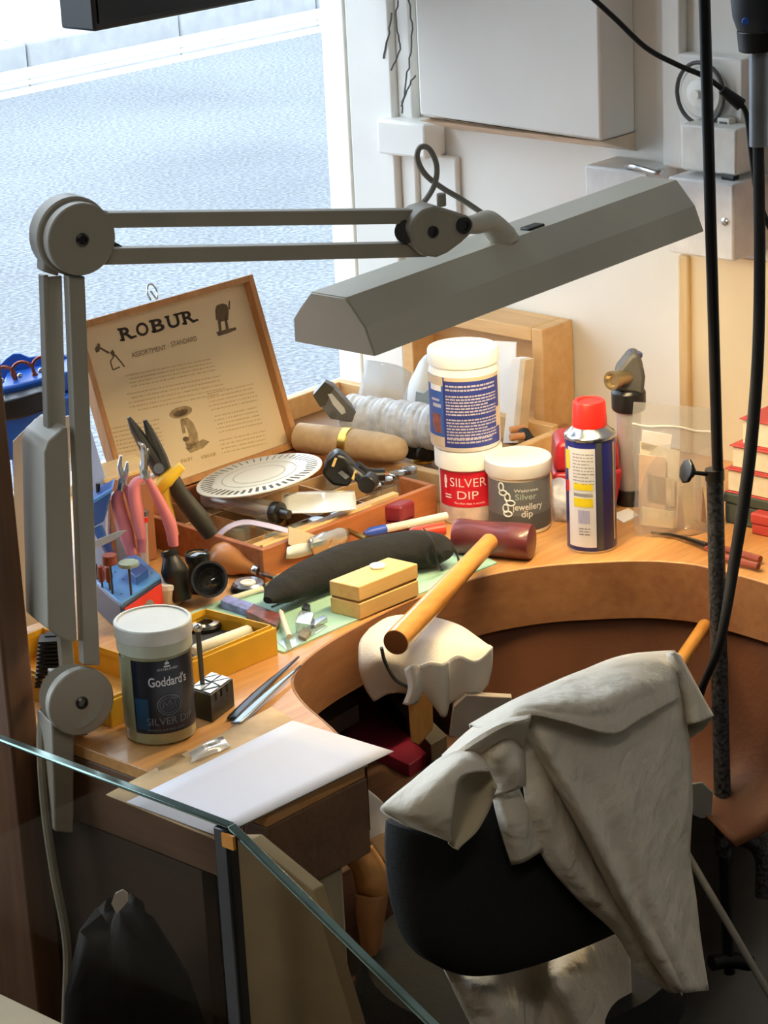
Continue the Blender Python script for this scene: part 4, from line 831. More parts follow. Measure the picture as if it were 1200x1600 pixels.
part('crumpled_paper', MB().grid(sheet([[TG(448, 856, .004), TG(472, 850, .006), TG(502, 847, .004)], [TG(446, 868, .006), TG(470, 862, .008), TG(505, 858, .006)], [Az(446, 880, SILL + .002), Az(470, 876, SILL + .003), Az(504, 870, SILL + .002)]], 5, 0.0018, 140, 7)), PAPER, solid=0.0008, cat='paper', label='crumpled white paper at the left of the black pouch')
part('crumpled_foil', MB().grid(sheet([[TG(484, 838, .008), TG(510, 832, .012), TG(545, 826, .008)], [TG(484, 852, .014), TG(512, 846, .02), TG(545, 840, .014)], [Az(490, 872, SILL + .002), Az(515, 866, SILL + .004), Az(548, 858, SILL + .002)]], 5, 0.0025, 160, 8)), M('crinkled_foil', 'd8dce0', 0.2, 0.7, var=0.1), solid=0.0006, cat='foil', label='crinkled silver foil between the wooden case and black pouch')
# graver with mushroom handle
a, b2 = Az(342, 868, SILL + 0.018), Az(398, 890, SILL + 0.012); L = np.linalg.norm(b2 - a)
gr = thing('graver', Az(370, 890), 'hand graver with bulbous tan wooden handle before the wooden case', 'graver')
part('handle', MB().lathe(a, [(0.006, -0.008), (0.0125, -0.004), (0.0165, 0.003), (0.017, 0.010), (0.0145, L * .5), (0.009, L * .72), (0.0055, L)], b2 - a, 28), M('tan_handle', 'a9713f', 0.35, var=0.12, scale=20, coat=0.3), gr)
part('ferrule', MB().lathe(a + (b2 - a) * .98, [(0.0055, 0), (0.006, 0.001), (0.005, 0.007)], b2 - a, 18), STEEL, gr)
part('blade', MB().cbox((a + (b2 - a) * 1.18 + a + (b2 - a) * 1.55) / 2, b2 - a, np.cross(ZZ, b2 - a), np.cross(b2 - a, np.cross(ZZ, b2 - a)), L * .37, 0.006, 0.003), STEEL, gr)
rib = sheet([[Az(x, y, SILL + z) for x, y, z in ((312, 868, .004), (332, 842, .022), (352, 822, .036), (380, 812, .042), (412, 816, .044), (452, 826, .042))], [Az(x, y, SILL + z) for x, y, z in ((318, 874, .004), (338, 848, .021), (356, 829, .034), (381, 820, .040), (412, 824, .042), (452, 834, .040))]], 4)
part('ribbon', MB().grid(rib), M('lilac_ribbon', 'cdbfd0', 0.4, var=0.05), solid=0.0006, cat='ribbon', label='pale lilac ribbon arching over the front of the wooden case')
# black loupes
def loupe(label, p0, ax, prof, group=None, hole=False):
    t = thing('loupe', p0, label, 'loupe'); part('barrel', MB().lathe(p0, prof, ax, 32), BLACKP, t)
    return t
p0 = Az(284, 938, SILL + 0.004); p1 = Ad(264, 860, p0 @ HH + 0.012)
L = np.linalg.norm(p1 - p0); loupe('tall black conical eye loupe standing leftmost of the three loupes', p0, p1 - p0, [(0.0105, 0), (0.0115, 0.003), (0.0108, L * .3), (0.0135, L * .52), (0.0138, L * .62), (0.0085, L * .85), (0.0082, L * .9), (0.009, L * .91), (0.009, L), (0.0075, L), (0.007, L * .97), (0, L * .96)])
p0 = Az(311, 926, SILL + 0.002) + HH * 0.012
l2 = loupe('upright black eye loupe behind the loupe lying on its side', p0, ZZ, [(0.0135, 0), (0.014, 0.003), (0.0115, 0.018), (0.0105, 0.026), (0.0125, 0.030), (0.0132, 0.033), (0.0132, 0.039), (0.011, 0.040), (0.0105, 0.0385), (0, 0.0375)])
ax = nrm(-HH * 0.86 - RR * 0.02 + ZZ * 0.42); p0 = Az(330, 915, SILL + 0.0195) + HH * 0.012
l3 = loupe('black eye loupe lying on its side, open end towards the camera', p0, ax, [(0.012, -0.006), (0.013, 0), (0.0145, 0.012), (0.018, 0.02), (0.0188, 0.022), (0.0188, 0.027), (0.0165, 0.027), (0.015, 0.02), (0.0128, 0.01)])
part('lens', MB().lathe(p0, [(0.0125, 0.010), (0.008, 0.0125), (0, 0.0135)], ax, 24), M('lens_glass', '30302f', 0.05, coat=1.0), l3)
part('lens', MB().lathe(np.asarray(Az(311, 926, SILL + 0.002) + HH * 0.012), [(0.0105, 0.0386), (0.006, 0.040), (0, 0.0405)], ZZ, 24), M('lens_glass', '30302f', 0.05, coat=1.0), l2)
# watch part with blue-white ring
c = Az(388, 914, SILL + 0.006)
wt_ = thing('watch_movement', c - ZZ * 0.006, 'small round pale blue metal part on a black base', 'watch part')
part('base', MB().lathe(c - ZZ * .006, [(0.018, 0), (0.019, 0.002), (0.0175, 0.006)], n=28), BLACKP, wt_)
part('disc', MB().lathe(c, [(0.016, 0), (0.0165, 0.002), (0.0145, 0.004), (0, 0.0045)], n=28), M('pale_blue_steel', 'b8c4dc', 0.2, 0.8), wt_)
part('ring', MB().lathe(c + ZZ * .0045 - HH * 0.006, [(0.004, 0), (0.0085, 0.0), (0.008, 0.0015), (0.0045, 0.0018), (0.004, 0.0005)], n=24), WPLAST, wt_)
pen('tweezer_strip', (352, 938), (410, 920), 0.003, M('ivory_stick', 'e4dcc4', 0.5), 'thin ivory stick lying in front of the loupe on its side', 'stick')
part('buff_card', MB().prism([Az(x, y, SILL) for x, y in ((408, 884), (455, 872), (480, 884), (428, 906))], (0, 0, 0.004)), M('buff_card', 'dcb478', 0.7), cat='card', label='buff card lying under the graver blade by the pouch')

# yellow boxes
def tray_box(name, F, R, Bk_, z0, h, mat, label, cat, th=0.003, inner=None):
    F, R, Bk_ = [np.array([q[0], q[1], z0]) for q in (F, R, Bk_)]; a, b_ = R - F, Bk_ - R; t = thing(name, (F + R) / 2 + b_ / 2, label, cat)
    ea, eb = nrm(a), nrm(b_); m = MB(); m.obox(F, a, eb * th, ZZ * h); m.obox(F + b_ - eb * th, a, eb * th, ZZ * h); m.obox(F + eb * th, ea * th, b_ - eb * 2 * th, ZZ * h); m.obox(R - ea * th + eb * th, ea * th, b_ - eb * 2 * th, ZZ * h)
    part('side_wall', m, mat, t, bevel=0.0008)
    m = MB(); i = th; m.obox(F + (ea + eb) * i + ZZ * (h - 0.004), a - ea * 2 * i, eb * .0015, ZZ * .0065); m.obox(R + (-ea * i - ea * .0015 + eb * i) + ZZ * (h - 0.004), ea * .0015, b_ - eb * 2 * i, ZZ * .0065); m.obox(F + (ea + eb) * i + ZZ * (h - 0.004), ea * .0015, b_ - eb * 2 * i, ZZ * .0065); m.obox(F + b_ - eb * (i + .0015) + ea * i + ZZ * (h - 0.004), a - ea * 2 * i, eb * .0015, ZZ * .0065)
    part('inner_lip', m, mat, t); part('bottom', MB().obox(F + (ea + eb) * th, a - ea * 2 * th, b_ - eb * 2 * th, ZZ * 0.002), inner or mat, t)
    return t, F, ea, eb, np.linalg.norm(a), np.linalg.norm(b_)
hY = 0.0285; zY = SILL + hY
Fy, Ry, By = Az(300, 1035, zY), Az(432, 980, zY), Az(321, 952, zY)
yb, F, ea, eb, wa, wb2 = tray_box('yellow_box', Fy, Ry, By, SILL, hY, YELLOW, 'open yellow box with black insert on the bench behind the silver polish jar', 'box')
ins_ = MB().obox(F + ea * .006 + eb * .006 + ZZ * .002, ea * (wa - .012), eb * (wb2 - .012), ZZ * .012); part('insert', ins_, M('black_foam', '2b2b2d', 0.7), yb)
def inbox(s, t, z): return F + ea * s + eb * t + ZZ * z
c = Az(320, 974, SILL + .019); wr = thing('watch_dial', c, 'round black and white watch part sitting in the open yellow box', 'watch part')
part('rim', MB().lathe(c - ZZ * .005, [(0.0165, 0), (0.017, 0.004), (0.0155, 0.006), (0, 0.006)], n=32), BLACKP, wr)
m = MB()
for a0, a1 in ((0.3, 1.9), (2.3, 4.0), (4.4, 6.0)):
    m.grid([[c + ZZ * 0.0015 + np.array([math.cos(a), math.sin(a), 0]) * rr for rr in (0.0085, 0.0150)] for a in np.linspace(a0, a1, 12)])
part('dial_face', m, WPLAST, wr, solid=0.001)
a, b2 = Az(306, 1016, SILL + .0205), Az(388, 986, SILL + .0205); part('white_tube', MB().lathe(a, [(0.004, -0.003), (0.0062, 0), (0.0062, np.linalg.norm(b2 - a)), (0.004, np.linalg.norm(b2 - a) + .003)], b2 - a, 20), M('ivory_white', 'efe8d4', 0.4), cat='tube', label='ivory white tube lying in the open yellow box')
F2 = Az(171, 1097, SILL + 0.026); F2 = np.array([F2[0], F2[1], 0])
t_, *_ = tray_box('yellow_tray', F2, F2 + np.array([0.085, 0, 0]), F2 + np.array([0.085, 0.19, 0]), SILL, 0.026, M('deep_yellow_card', 'd2a428', 0.5), 'deep yellow open box behind the lamp post and the silver polish jar', 'box', inner=wood('orange_lining', 'd08f2c', 'e6ad4a', 1, 5))
t_['label'] = 'deep yellow open box with orange lining, between lamp and silver polish jar'

# silver polish jar in front
r = 0.0325; c = foot(249, 1167, r); zt = zf(c, r, 1030)
gj = thing('silver_polish_jar', (c[0], c[1], SILL), 'tall clear jar with dark navy silver polish label near the lamp', 'jar')
part('glass', MB().lathe((c[0], c[1], SILL), [(r * .9, 0), (r * .98, 0.002), (r, 0.006), (r, zt - SILL)], n=48), M('cloudy_jar_glass', '9a9670', 0.15, var=0.1, coat=0.6), gj)
zm = zf(c, r, 1010); zl = zf(c, r * 1.04, 988)
part('neck', MB().lathe((c[0], c[1], zt), [(r * 1.0, 0), (r * 1.05, 0.001), (r * 1.05, zm - zt)], n=48), M('greenish_white_plastic', 'b9bba6', 0.4, var=0.08, scale=40), gj)
part('lid', MB().lathe((c[0], c[1], zm), [(r * 1.06, 0), (r * 1.08, 0.0008), (r * 1.08, zl - zm - 0.001), (r * 1.05, zl - zm), (r * .98, zl - zm), (r * .965, zl - zm - 0.0012), (0, zl - zm - 0.0012)], n=56), M('off_white_lid', 'd9d8cf', 0.4, var=0.04), gj)
la, lz = zf(c, r, 1147), zf(c, r, 1034)
part('label_back', shell(MB(), c, r, la + .001, lz - .001, -1.5, -0.66), M('pale_olive_label', '8b8a68', 0.4, var=0.1), gj)
lb = part('label', shell(MB(), c, r, la, lz, -0.64, 1.5, n=40), M('midnight_label', '0f1626', 0.3, var=0.5, scale=14), gj)
part('label_panel', shell(MB(), c, r, la + 0.004, lz - 0.036, -0.60, -0.2, off=0.0007), M('teal_label', '123a55', 0.3, var=0.4, scale=30), lb)
fn = onwall(c, r, 0, 0.001); gp = M('silver_print', 'd4d6da', 0.4)
mktext(lb, 'lettering', gp, [("Goddard's", lambda x, y: fn(x + 0.013, zf(c, r, 1073) + y), 0.0125, 0.012, 'c', 0.036), ('ESTABLISHED', lambda x, y: fn(x + 0.013, zf(c, r, 1049) + y), 0.003, 0.0, 'c', 0.019)])
mktext(lb, 'lettering', M('dim_silver_print', '686e7c', 0.4), [('SILVER DIP', lambda x, y: fn(x + 0.013, zf(c, r, 1133) + y), 0.0098, 0.0, 'c', 0.044), ('jewellery and silver polish', lambda x, y: fn(x + 0.008, zf(c, r, 1142) + y), 0.003, 0.0, 'c', 0.034)])
em = MB(); zc = zf(c, r, 1037)
em.rects(fn, [(0.0105, 0.0145, zc - .002, zc), (0.0095, 0.0155, zc - .0045, zc - .003), (0.0118, 0.0132, zc, zc + .0015)])
part('crest', em, gp, lb, smooth=0)
em = MB(); zc = zf(c, r, 1103)
for rx, ry in ((0.0105, 0.0095), (0.0085, 0.0075)): em.tube([fn(0.012 + rx * math.cos(q), zc + ry * math.sin(q)) for q in np.linspace(0, 2 * PI, 15)], 0.0004, 5, 3)
em.tube([fn(0.012 + x, zc + y) for x, y in ((-.006, -.003), (-.005, .004), (-.002, 0), (0, .005), (.002, 0), (.005, .004), (.006, -.003))], 0.0005, 5, 2)
part('crest', em, M('dim_silver_print', '686e7c', 0.4), lb)
# dapping block and punch
A, B, C_ = Az(332, 1130), Az(367, 1103), Az(299, 1119); hb = 0.0275
db = thing('dapping_block', (B + C_) / 2, 'dark steel cube block with faceted bright top beside the jar', 'dapping block')
part('block', cornerbox(A, B, C_, hb), M('blackened_steel', '4a4742', 0.4, 0.6, var=0.2), db, bevel=0.0008)
m = MB(); a_, b_ = B - A, C_ - A; T0 = A + ZZ * (hb + 0.0006)
tri = [(0.05, 0.05, .4, .05, .05, .4), (.5, .05, .95, .05, .55, .45), (.45, .12, .5, .45, .12, .45), (.95, .12, .95, .45, .6, .5), (.05, .52, .4, .52, .05, .95), (.48, .55, .5, .95, .12, .95), (.55, .55, .95, .55, .58, .92), (.95, .62, .95, .95, .65, .95)]
for q in tri: m.prism([T0 + a_ * q[i] + b_ * q[i + 1] for i in (0, 2, 4)], ZZ * 0.0006)
part('facet', m, M('bright_facet', 'dfe2e4', 0.3, 0.3), db)
m = MB()
for s in (.2, .45, .7): m.obox(A + a_ * s + ZZ * (hb - .008) - nrm(np.cross(a_, ZZ)) * -0.0003, a_ * .05, np.cross(ZZ, nrm(a_)) * -0.0006, ZZ * .008)
part('groove', m, BLACKM, db)
p0 = Az(318, 1052, SILL + hb); p1 = Ad(309, 984, p0 @ HH); p0 = A + a_ * .35 + b_ * .75 + ZZ * (hb + .001); p1 = Ad(309, 984, p0 @ HH)
pu = thing('doming_punch', p0, 'thin steel punch with a ball tip standing on the dark steel block', 'punch'); part('shaft', MB().cyl(p0, p1, 0.0023, 0.0026, 12), DSTEEL, pu); part('ball', MB().ball(p1 + ZZ * .002, 0.0045), STEEL, pu)
# tweezers
tz = thing('tweezers', Az(410, 1080), 'steel tweezers lying on the bench in front of the yellow box', 'tweezers')
for k, (q0, q1, q2) in enumerate((((362, 1122), (412, 1074), (467, 1026)), ((368, 1130), (420, 1082), (470, 1040)))):
    m = MB(); rows = []
    for (x, y), w_ in ((q0, 0.0042), ((q0[0] * .8 + q1[0] * .2, q0[1] * .8 + q1[1] * .2), 0.0052), (q1, 0.0040), (q2, 0.0006)):
        p = Az(x, y, SILL + 0.003 + 0.003 * k); rows.append([p - RR * w_, p + RR * w_])
    m.grid(sheet(rows, 4)); part('blade', m, M('blue_steel', '8d98a6', 0.25, 0.9) if k else M('dark_blade', '3d434c', 0.3, 0.8), tz, solid=0.0014)
# small bits on the mat
def bit(name, pts, h, mat, label, cat, z=MZ, **k): return part(name, MB().prism([Az(x, y, z) for x, y in pts], (0, 0, h)), mat, cat=cat, label=label, bevel=0.0006, **k)
bit('sweet_packet', [(345, 950), (355, 940), (400, 955), (392, 966)], 0.008, M('blue_wrapper', '7c86c4', 0.3, var=0.6, scale=70), 'small blue and white wrapper behind the open yellow box', 'wrapper')
bit('brown_packet', [(385, 968), (397, 956), (440, 972), (432, 990)], 0.009, M('red_brown_wrapper', '6d3c36', 0.4, var=0.6, scale=90), 'small red-brown packet at the back corner of the yellow box', 'packet')
pen('cocktail_stick', (438, 955), (452, 995), 0.0028, M('ivory_stick', 'e4dcc4', 0.5), 'short ivory stick right of the yellow box corner', 'stick', None, MZ + 0.008)
bit('clear_bead_box', [(462, 990), (470, 970), (492, 975), (486, 994)], 0.012, CLEARP, 'tiny clear plastic box on the green mat by the yellow box', 'box')
bit('small_part', [(472, 966), (478, 958), (486, 962), (481, 970)], 0.012, BLACKP, 'tiny black cube among the clear pieces on the mat', 'part')
bit('silver_clip', [(485, 978), (505, 968), (512, 972), (492, 984)], 0.005, STEEL, 'tiny bright silver clip on the green mat', 'clip')
bit('grey_blob', [(466, 998), (474, 984), (486, 990), (478, 1003)], 0.004, M('taupe_part', '7d735f', 0.5), 'tiny taupe part in front of the clear plastic pieces on the mat', 'part')
bit('clear_film', [(396, 925), (418, 912), (448, 918), (424, 930)], 0.001, CLEARP, 'scrap of clear film lying at the pouch tip', 'film')
nd = thing('needles', Az(440, 925, MZ), 'three dark needles lying on the mat below the pouch tip', 'needles')
for x in (0, 8, 16): part('needle', MB().cyl(Az(424 + x, 948 - x * .4, MZ + .001), Az(452 + x, 936 - x * .4, MZ + .001), 0.0008, 0.0005, 6), DSTEEL, nd)
bit('clear_guide', [(432, 1003), (500, 972), (512, 980), (450, 1018)], 0.0008, CLEARP, 'clear plastic strip lying across the front of the mat', 'strip', z=MZ)

# papers at the front
def flat4(a, b_, c_, d_, z, curl, n=7):       # sheet from left corner, back corner, front corner, right corner
    G = []
    for t in np.linspace(0, 1, n):
        row = []
        for q in np.linspace(0, 1, n):
            x = (a[0] * (1 - q) + b_[0] * q) * (1 - t) + (c_[0] * (1 - q) + d_[0] * q) * t; y = (a[1] * (1 - q) + b_[1] * q) * (1 - t) + (c_[1] * (1 - q) + d_[1] * q) * t
            row.append(Az(x, y, z + curl * q ** 3 + 0.001 * math.sin(3 * q + 2 * t)))
        G.append(row)
    return np.array(G)
part('envelope', MB().grid(flat4((166, 1242), (425, 1105), (336, 1312), (575, 1196), SILL + .003, .001)), M('aged_envelope', 'c2a67e', 0.6, var=0.3, scale=22), solid=0.0012, cat='envelope', label='yellowed envelope lying under the white sheet at the bench end', smooth=60)
part('white_sheet', MB().grid(flat4((198, 1253), (457, 1126), (342, 1307), (615, 1174), SILL + .006, .006)), M('bright_paper', 'd9dae6', 0.75, var=0.01), solid=0.0006, cat='paper', label='large white sheet of paper lying on the front left end of the bench', smooth=60)
TAPE = clear('glossy_tape', 'fbfbfa', 4.0, 0.08, 0.55, 'f4f4f2')
part('sticky_tape', MB().grid(sheet([[Az(294, 1178, SILL + .006), Az(322, 1160, SILL + .010), Az(348, 1150, SILL + .006)], [Az(300, 1184, SILL + .007), Az(328, 1168, SILL + .011), Az(354, 1158, SILL + .007)], [Az(298, 1192, SILL + .006), Az(326, 1180, SILL + .007), Az(362, 1166, SILL + .006)]], 5, 0.0008, 160, 4)), TAPE, cat='tape', label='shiny clear tape stuck on the envelope edge between jar and white sheet')
part('tape_strip', MB().grid(sheet([[Az(228, 1203, SILL + .003), Az(262, 1186, SILL + .005), Az(292, 1172, SILL + .003)], [Az(236, 1210, SILL + .003), Az(270, 1194, SILL + .006), Az(298, 1180, SILL + .003)]], 5, 0.0006, 160, 6)), clear('dull_tape', 'f2ead8', 3.0, 0.1, 0.2, 'd8c4a0'), cat='tape', label='dull crumpled tape strip on the bench corner in front of the jar')

# ------------------------------------------------------------------ left back corner: pliers, blue holders, burr stand
DPL = 2.49
def PL(x, y, d=0.0): return Ad(x, y, DPL + d)
ps = thing('pliers_rack', Az(215, 880), 'wooden block with pale top and white rod, holding the pliers', 'pliers rack')
bA, bB, bC = Az(176, 895), Az(247, 873), Az(152, 872)
part('block', cornerbox(bA, bB, bC, zat(bA, 750) - SILL - .004), M('brown_block', '9a6342', 0.6, var=0.12, scale=14), ps, bevel=0.002)
up = ZZ * (zat(bA, 750) - SILL - .004); part('top_board', cornerbox(bA + up, bB + up, bC + up, 0.004), LIGHTW, ps, bevel=0.0006)
part('rod', MB().cyl(PL(160, 782, 0.012), PL(256, 736, 0.012), 0.0032, 0.0032, 12), M('white_rod', 'e8e2dc', 0.4), ps)
part('upright', MB().cyl(PL(168, 778, 0.018), PL(170, 890, 0.018) * np.array([1, 1, 0]) + ZZ * SILL, 0.003, 0.003, 10), STEEL, ps)
PINK = M('pink_grip', 'd98088', 0.4, var=0.06)
def pliers(name, label, jaws, joint, handles, grip, rj, rh, guard=None, d=0.0):
    t = thing(name, PL(*joint, d), label, 'pliers')
    for k, j in enumerate(jaws):
        part('jaw', MB().tube([PL(x, y, d + 0.002 * k) for x, y in j], rj, 8, 4, 0.8), DSTEEL if name == 'long_nose_pliers' else STEEL, t)
    part('pivot', MB().cyl(PL(*joint, d - rj[-1] * 1.1), PL(*joint, d + 0.004), rj[-1] * 0.6, rj[-1] * 0.6, 14), STEEL, t)
    for hnd, gm, rr in zip(handles, grip, rh): part('handle', MB().tube([PL(x, y, d) for x, y in hnd], rr, 14, 5, 0.8), gm, t)
    return t
pliers('side_cutters', 'small cutters with pink grips, leftmost on the rack', [[(189, 712), (187, 730), (191, 748), (188, 766)], [(199, 722), (197, 738), (192, 752), (196, 764)]], (192, 752), [[(188, 764), (184, 785), (196, 830), (206, 866)], [(196, 760), (208, 790), (220, 830), (222, 862)]], [PINK, PINK], [0.0015, 0.004, 0.0042], [[0.0035, 0.008, 0.009, 0.006], [0.0035, 0.0055, 0.006, 0.005]], d=-0.004)
pliers('round_nose_pliers', 'round nose pliers with pink grips beside the yellow-guarded pair', [[(216, 691), (224, 698), (226, 720), (224, 746)], [(232, 700), (228, 716), (224, 730), (230, 748)]], (226, 738), [[(224, 746), (210, 760), (214, 800), (222, 840)], [(231, 748), (250, 785), (266, 820), (271, 852)]], [PINK, PINK], [0.0016, 0.0045, 0.0048], [[0.004, 0.008, 0.009, 0.006], [0.004, 0.0065, 0.0075, 0.006]], d=-0.012)
lnp = pliers('long_nose_pliers', 'large long nose pliers with black grip and yellow guard in front of the raised lid', [[(201, 652), (212, 672), (232, 705), (252, 738)], [(226, 656), (236, 680), (250, 715), (258, 742)]], (248, 732), [[(266, 742), (284, 775), (310, 808), (330, 836)], [(258, 742), (256, 775), (264, 810), (272, 836)]], [M('black_rubber_grip', '2e2c26', 0.6, var=0.2), M('yellow_grip', 'd8aa38', 0.45)], [0.0022, 0.006, 0.0085, 0.009], [[0.009, 0.0105, 0.0115, 0.0095], [0.007, 0.008, 0.0075, 0.006]], d=0.01)
part('guard', MB().tube([PL(248, 764, 0.008), PL(262, 748, 0.006), PL(284, 728, 0.008)], [0.010, 0.012, 0.007], 14, 5, 0.7), M('yellow_guard', 'e8bc30', 0.4), lnp)
pen('glass_dropper', (225, 888), (223, 800), 0.004, CLEARP, 'x', 'tube')
o = [q for q in COL.objects if q.name.startswith('glass_dropper')][0]
for ch in list(o.children): bpy.data.objects.remove(ch)
bpy.data.objects.remove(o)
gd = thing('glass_dropper', Az(226, 893), 'thin clear tube with red band standing before the pink pliers', 'tube')
g0 = Az(227, 893); g1 = Ad(224, 798, g0 @ HH)
part('tube_wall', MB().cyl(g0, g1, 0.0042, 0.0042, 16), M('frosted_tube', 'dcd3d6', 0.2, alpha=0.75), gd); dv = g1 - g0
part('band', MB().cyl(g0 + dv * .82, g0 + dv * .90, 0.0047, 0.0047, 16), REDP, gd); part('cap', MB().cyl(g0 + dv * .93, g1, 0.0058, 0.0058, 16), STEEL, gd)
bc = Ad(150, 760, 2.6)
part('pale_card', MB().prism([Ad(x, y, 2.56) for x, y in ((128, 660), (142, 672), (161, 735), (198, 862), (200, 893), (128, 905))], HH * 0.0015), thin('pale_blue_card', 'd3dff2'), cat='card', label='pale blue card standing behind the lamp post and the blue holder')
BLUEP = M('blue_plastic', '2c4f92', 0.35, var=0.08); BLUEL = M('light_blue_plastic', '4d86cc', 0.3, var=0.05)
bh = thing('blue_holder', Az(160, 880), 'blue plastic cup holder on a slim leg beside the lamp post', 'holder')
part('cup', MB().prism([Ad(x, y, 2.46) for x, y in ((140, 782), (176, 762), (163, 815), (140, 828))], HH * 0.03), BLUEP, bh, bevel=0.002)
part('rim', MB().prism([Ad(x, y, 2.458) for x, y in ((140, 784), (176, 763), (175, 770), (140, 791))], HH * 0.034), BLUEL, bh, bevel=0.001)
part('leg', MB().tube([Ad(152, 825, 2.47), Ad(165, 850, 2.47), Az(182, 885)], [0.006, 0.005, 0.005], 8, 4), BLUEP, bh)
part('pin', MB().cyl(Ad(153, 775, 2.475), Ad(153, 755, 2.475), 0.002, 0.0025, 10), BLACKP, bh)
sp = thing('steel_spatula', Ad(170, 845, 2.44), 'steel blade poking out from behind the lamp post', 'spatula'); part('blade', MB().prism([Ad(x, y, 2.44) for x, y in ((140, 848), (184, 831), (198, 829), (182, 842), (140, 862))], HH * 0.0015), M('pale_blade', 'a9b2bc', 0.4, 0.2), sp)
# burr stand
zs = SILL + 0.034
A, B, C_ = Az(188, 944, zs), Az(252, 900, zs), Az(146, 905, zs); dn = ZZ * (SILL - zs)
bs = thing('burr_stand', (B + C_) / 2 + dn, 'blue stand with burrs and wheels on stems, red label on its side', 'burr stand')
part('base', cornerbox(A + dn, B + dn, C_ + dn, 0.031), M('navy_plastic', '28304f', 0.4), bs, bevel=0.001)
part('top', cornerbox(A - ZZ * .003, B - ZZ * .003, C_ - ZZ * .003, 0.004), BLUEL, bs, bevel=0.001)
a_, b_ = B - A, C_ - A; nf = np.cross(ZZ, nrm(a_)); nf = nf if nf @ b_ < 0 else -nf
part('label', MB().obox(A + dn + ZZ * .003 + a_ * .08 + nf * .0002, a_ * .9, nf * .0005, ZZ * 0.024), M('red_label', 'd6392e', 0.5), bs)
m = MB(); cc_ = A + dn + a_ * .62 + ZZ * .008 + nf * .001; ex_ = nrm(a_)
m.add([cc_ + ex_ * 0.012 * math.cos(t) + ZZ * 0.011 * math.sin(t) for t in np.linspace(0, PI, 16)], [tuple(range(16))]); part('logo', m, M('grey_logo', '7d7c80', 0.5), bs, smooth=0, solid=0.0003)
part('rack_block', MB().obox(A + a_ * .5 + b_ * .15 + ZZ * .001, a_ * .3, b_ * .25, ZZ * 0.009), BLUEP, bs, bevel=0.0008)
m = MB()
for s in (.15, .4, .65, .9):
    for t in (.2, .5, .8): m.lathe(A + a_ * s + b_ * t + ZZ * .0011, [(0.0013, 0), (0, 0.0002)], ZZ, 10)
part('hole', m, BLACKM, bs, kind='stuff')
def wheel(px, py_b, py_t, r, h, mat, lab, bullet=False):
    p = Az(px, py_b, zs + 0.001); q = np.array([p[0], p[1], zat(p, py_t)]); t = thing('mounted_burr', p, lab, 'burr')
    part('stem', MB().cyl(p, q, 0.0012, 0.0012, 8), DSTEEL, t)
    part('head', MB().lathe(q, [(r * .7, -h), (r, -h * .6), (r * .8, 0.002), (0, 0.004)] if bullet else [(r, -h / 2), (r, h / 2)], ZZ, 20), mat, t, bevel=0 if bullet else 0.0006)
RB = M('red_brown_rubber', '7d3a2a', 0.6)
wheel(176, 928, 874, 0.0075, 0.010, RB, 'red-brown drum wheel, tallest on the blue burr stand'); wheel(205, 930, 881, 0.0105, 0.004, M('grey_green_rubber', '8c9c90', 0.6), 'flat grey-green disc wheel on the blue burr stand')
wheel(160, 918, 888, 0.004, 0.014, RB, 'left red-brown bullet burr of the pair on the blue stand', True); wheel(172, 922, 889, 0.004, 0.014, RB, 'right red-brown bullet burr of the pair, below the drum wheel', True)
wheel(152, 905, 885, 0.0016, 0.01, DSTEEL, 'thin dark steel burr at the left edge of the blue stand', True)
c = Az(264, 948) + HH * 0.012
jr = thing('cream_pot', c, 'small cream pot with white lid between burr stand and black loupe', 'pot')
part('body', MB().lathe(c, [(0.0125, 0), (0.0135, 0.002), (0.0135, 0.018)], n=28), M('cream_label', 'd8cfae', 0.5, var=0.15), jr); part('lid', MB().lathe(c + ZZ * .018, [(0.0142, 0), (0.0142, 0.005), (0.013, 0.006), (0, 0.006)], n=28), WPLAST, jr)
# blue machine by the window, black case
bw = thing('blue_tool_rack', Ad(45, 640, 2.8), 'bright blue rack with round holes behind the lamp by the window', 'tool rack')
BB = M('bright_blue_plastic', '1f5fc0', 0.35, var=0.08)
db_ = 2.62
top = [(0, 570), (10, 560), (20, 553), (32, 553), (45, 559), (62, 556), (85, 550), (110, 560)]
part('back_panel', MB().prism([Ad(x, y, db_ + 0.03) for x, y in top + [(110, 640), (0, 660)]], HH * 0.008), BB, bw, bevel=0.001)
part('shelf', MB().prism([Ad(x, y, db_ - 0.03) for x, y in ((0, 606), (30, 600), (110, 580), (110, 612), (30, 632), (0, 640))], HH * 0.06), BB, bw, bevel=0.003)
for x, y in ((36, 582), (68, 574), (8, 590)):
    m = MB(); c = Ad(x, y, db_ - .01); m.tube([c + RR * 0.0115 * math.cos(t) + ZZ * 0.0115 * math.sin(t) for t in np.linspace(0, 2 * PI, 15)], 0.002, 8, 2); part('tool_ring', m, M('copper_ring', '9a5a48', 0.3, 0.8), bw)
    part('ring_screw', MB().ball(c - HH * .012 - RR * .002, 0.003), STEEL, bw)
p0 = Ad(25, 660, db_ - .02); p1 = Ad(72, 650, db_ - .02)
part('base', MB().prism([Ad(x, y, db_ - 0.05) for x, y in ((0, 648), (30, 640), (110, 620), (120, 700), (20, 720), (0, 720))], HH * 0.09), BB, bw, bevel=0.003)
qb = Ad(55, 690, db_ + .0); part('stand', MB().box(qb[0] - .02, qb[0] + .02, qb[1] - .02, qb[1] + .02, SILL, qb[2]), BB, bw, bevel=0.003)
part('motor_cover', MB().prism([Ad(x, y, db_ - 0.06) for x, y in ((0, 628), (28, 622), (62, 612), (73, 618), (73, 642), (30, 656), (0, 660))], HH * 0.05), BLACKP, bw, bevel=0.003)
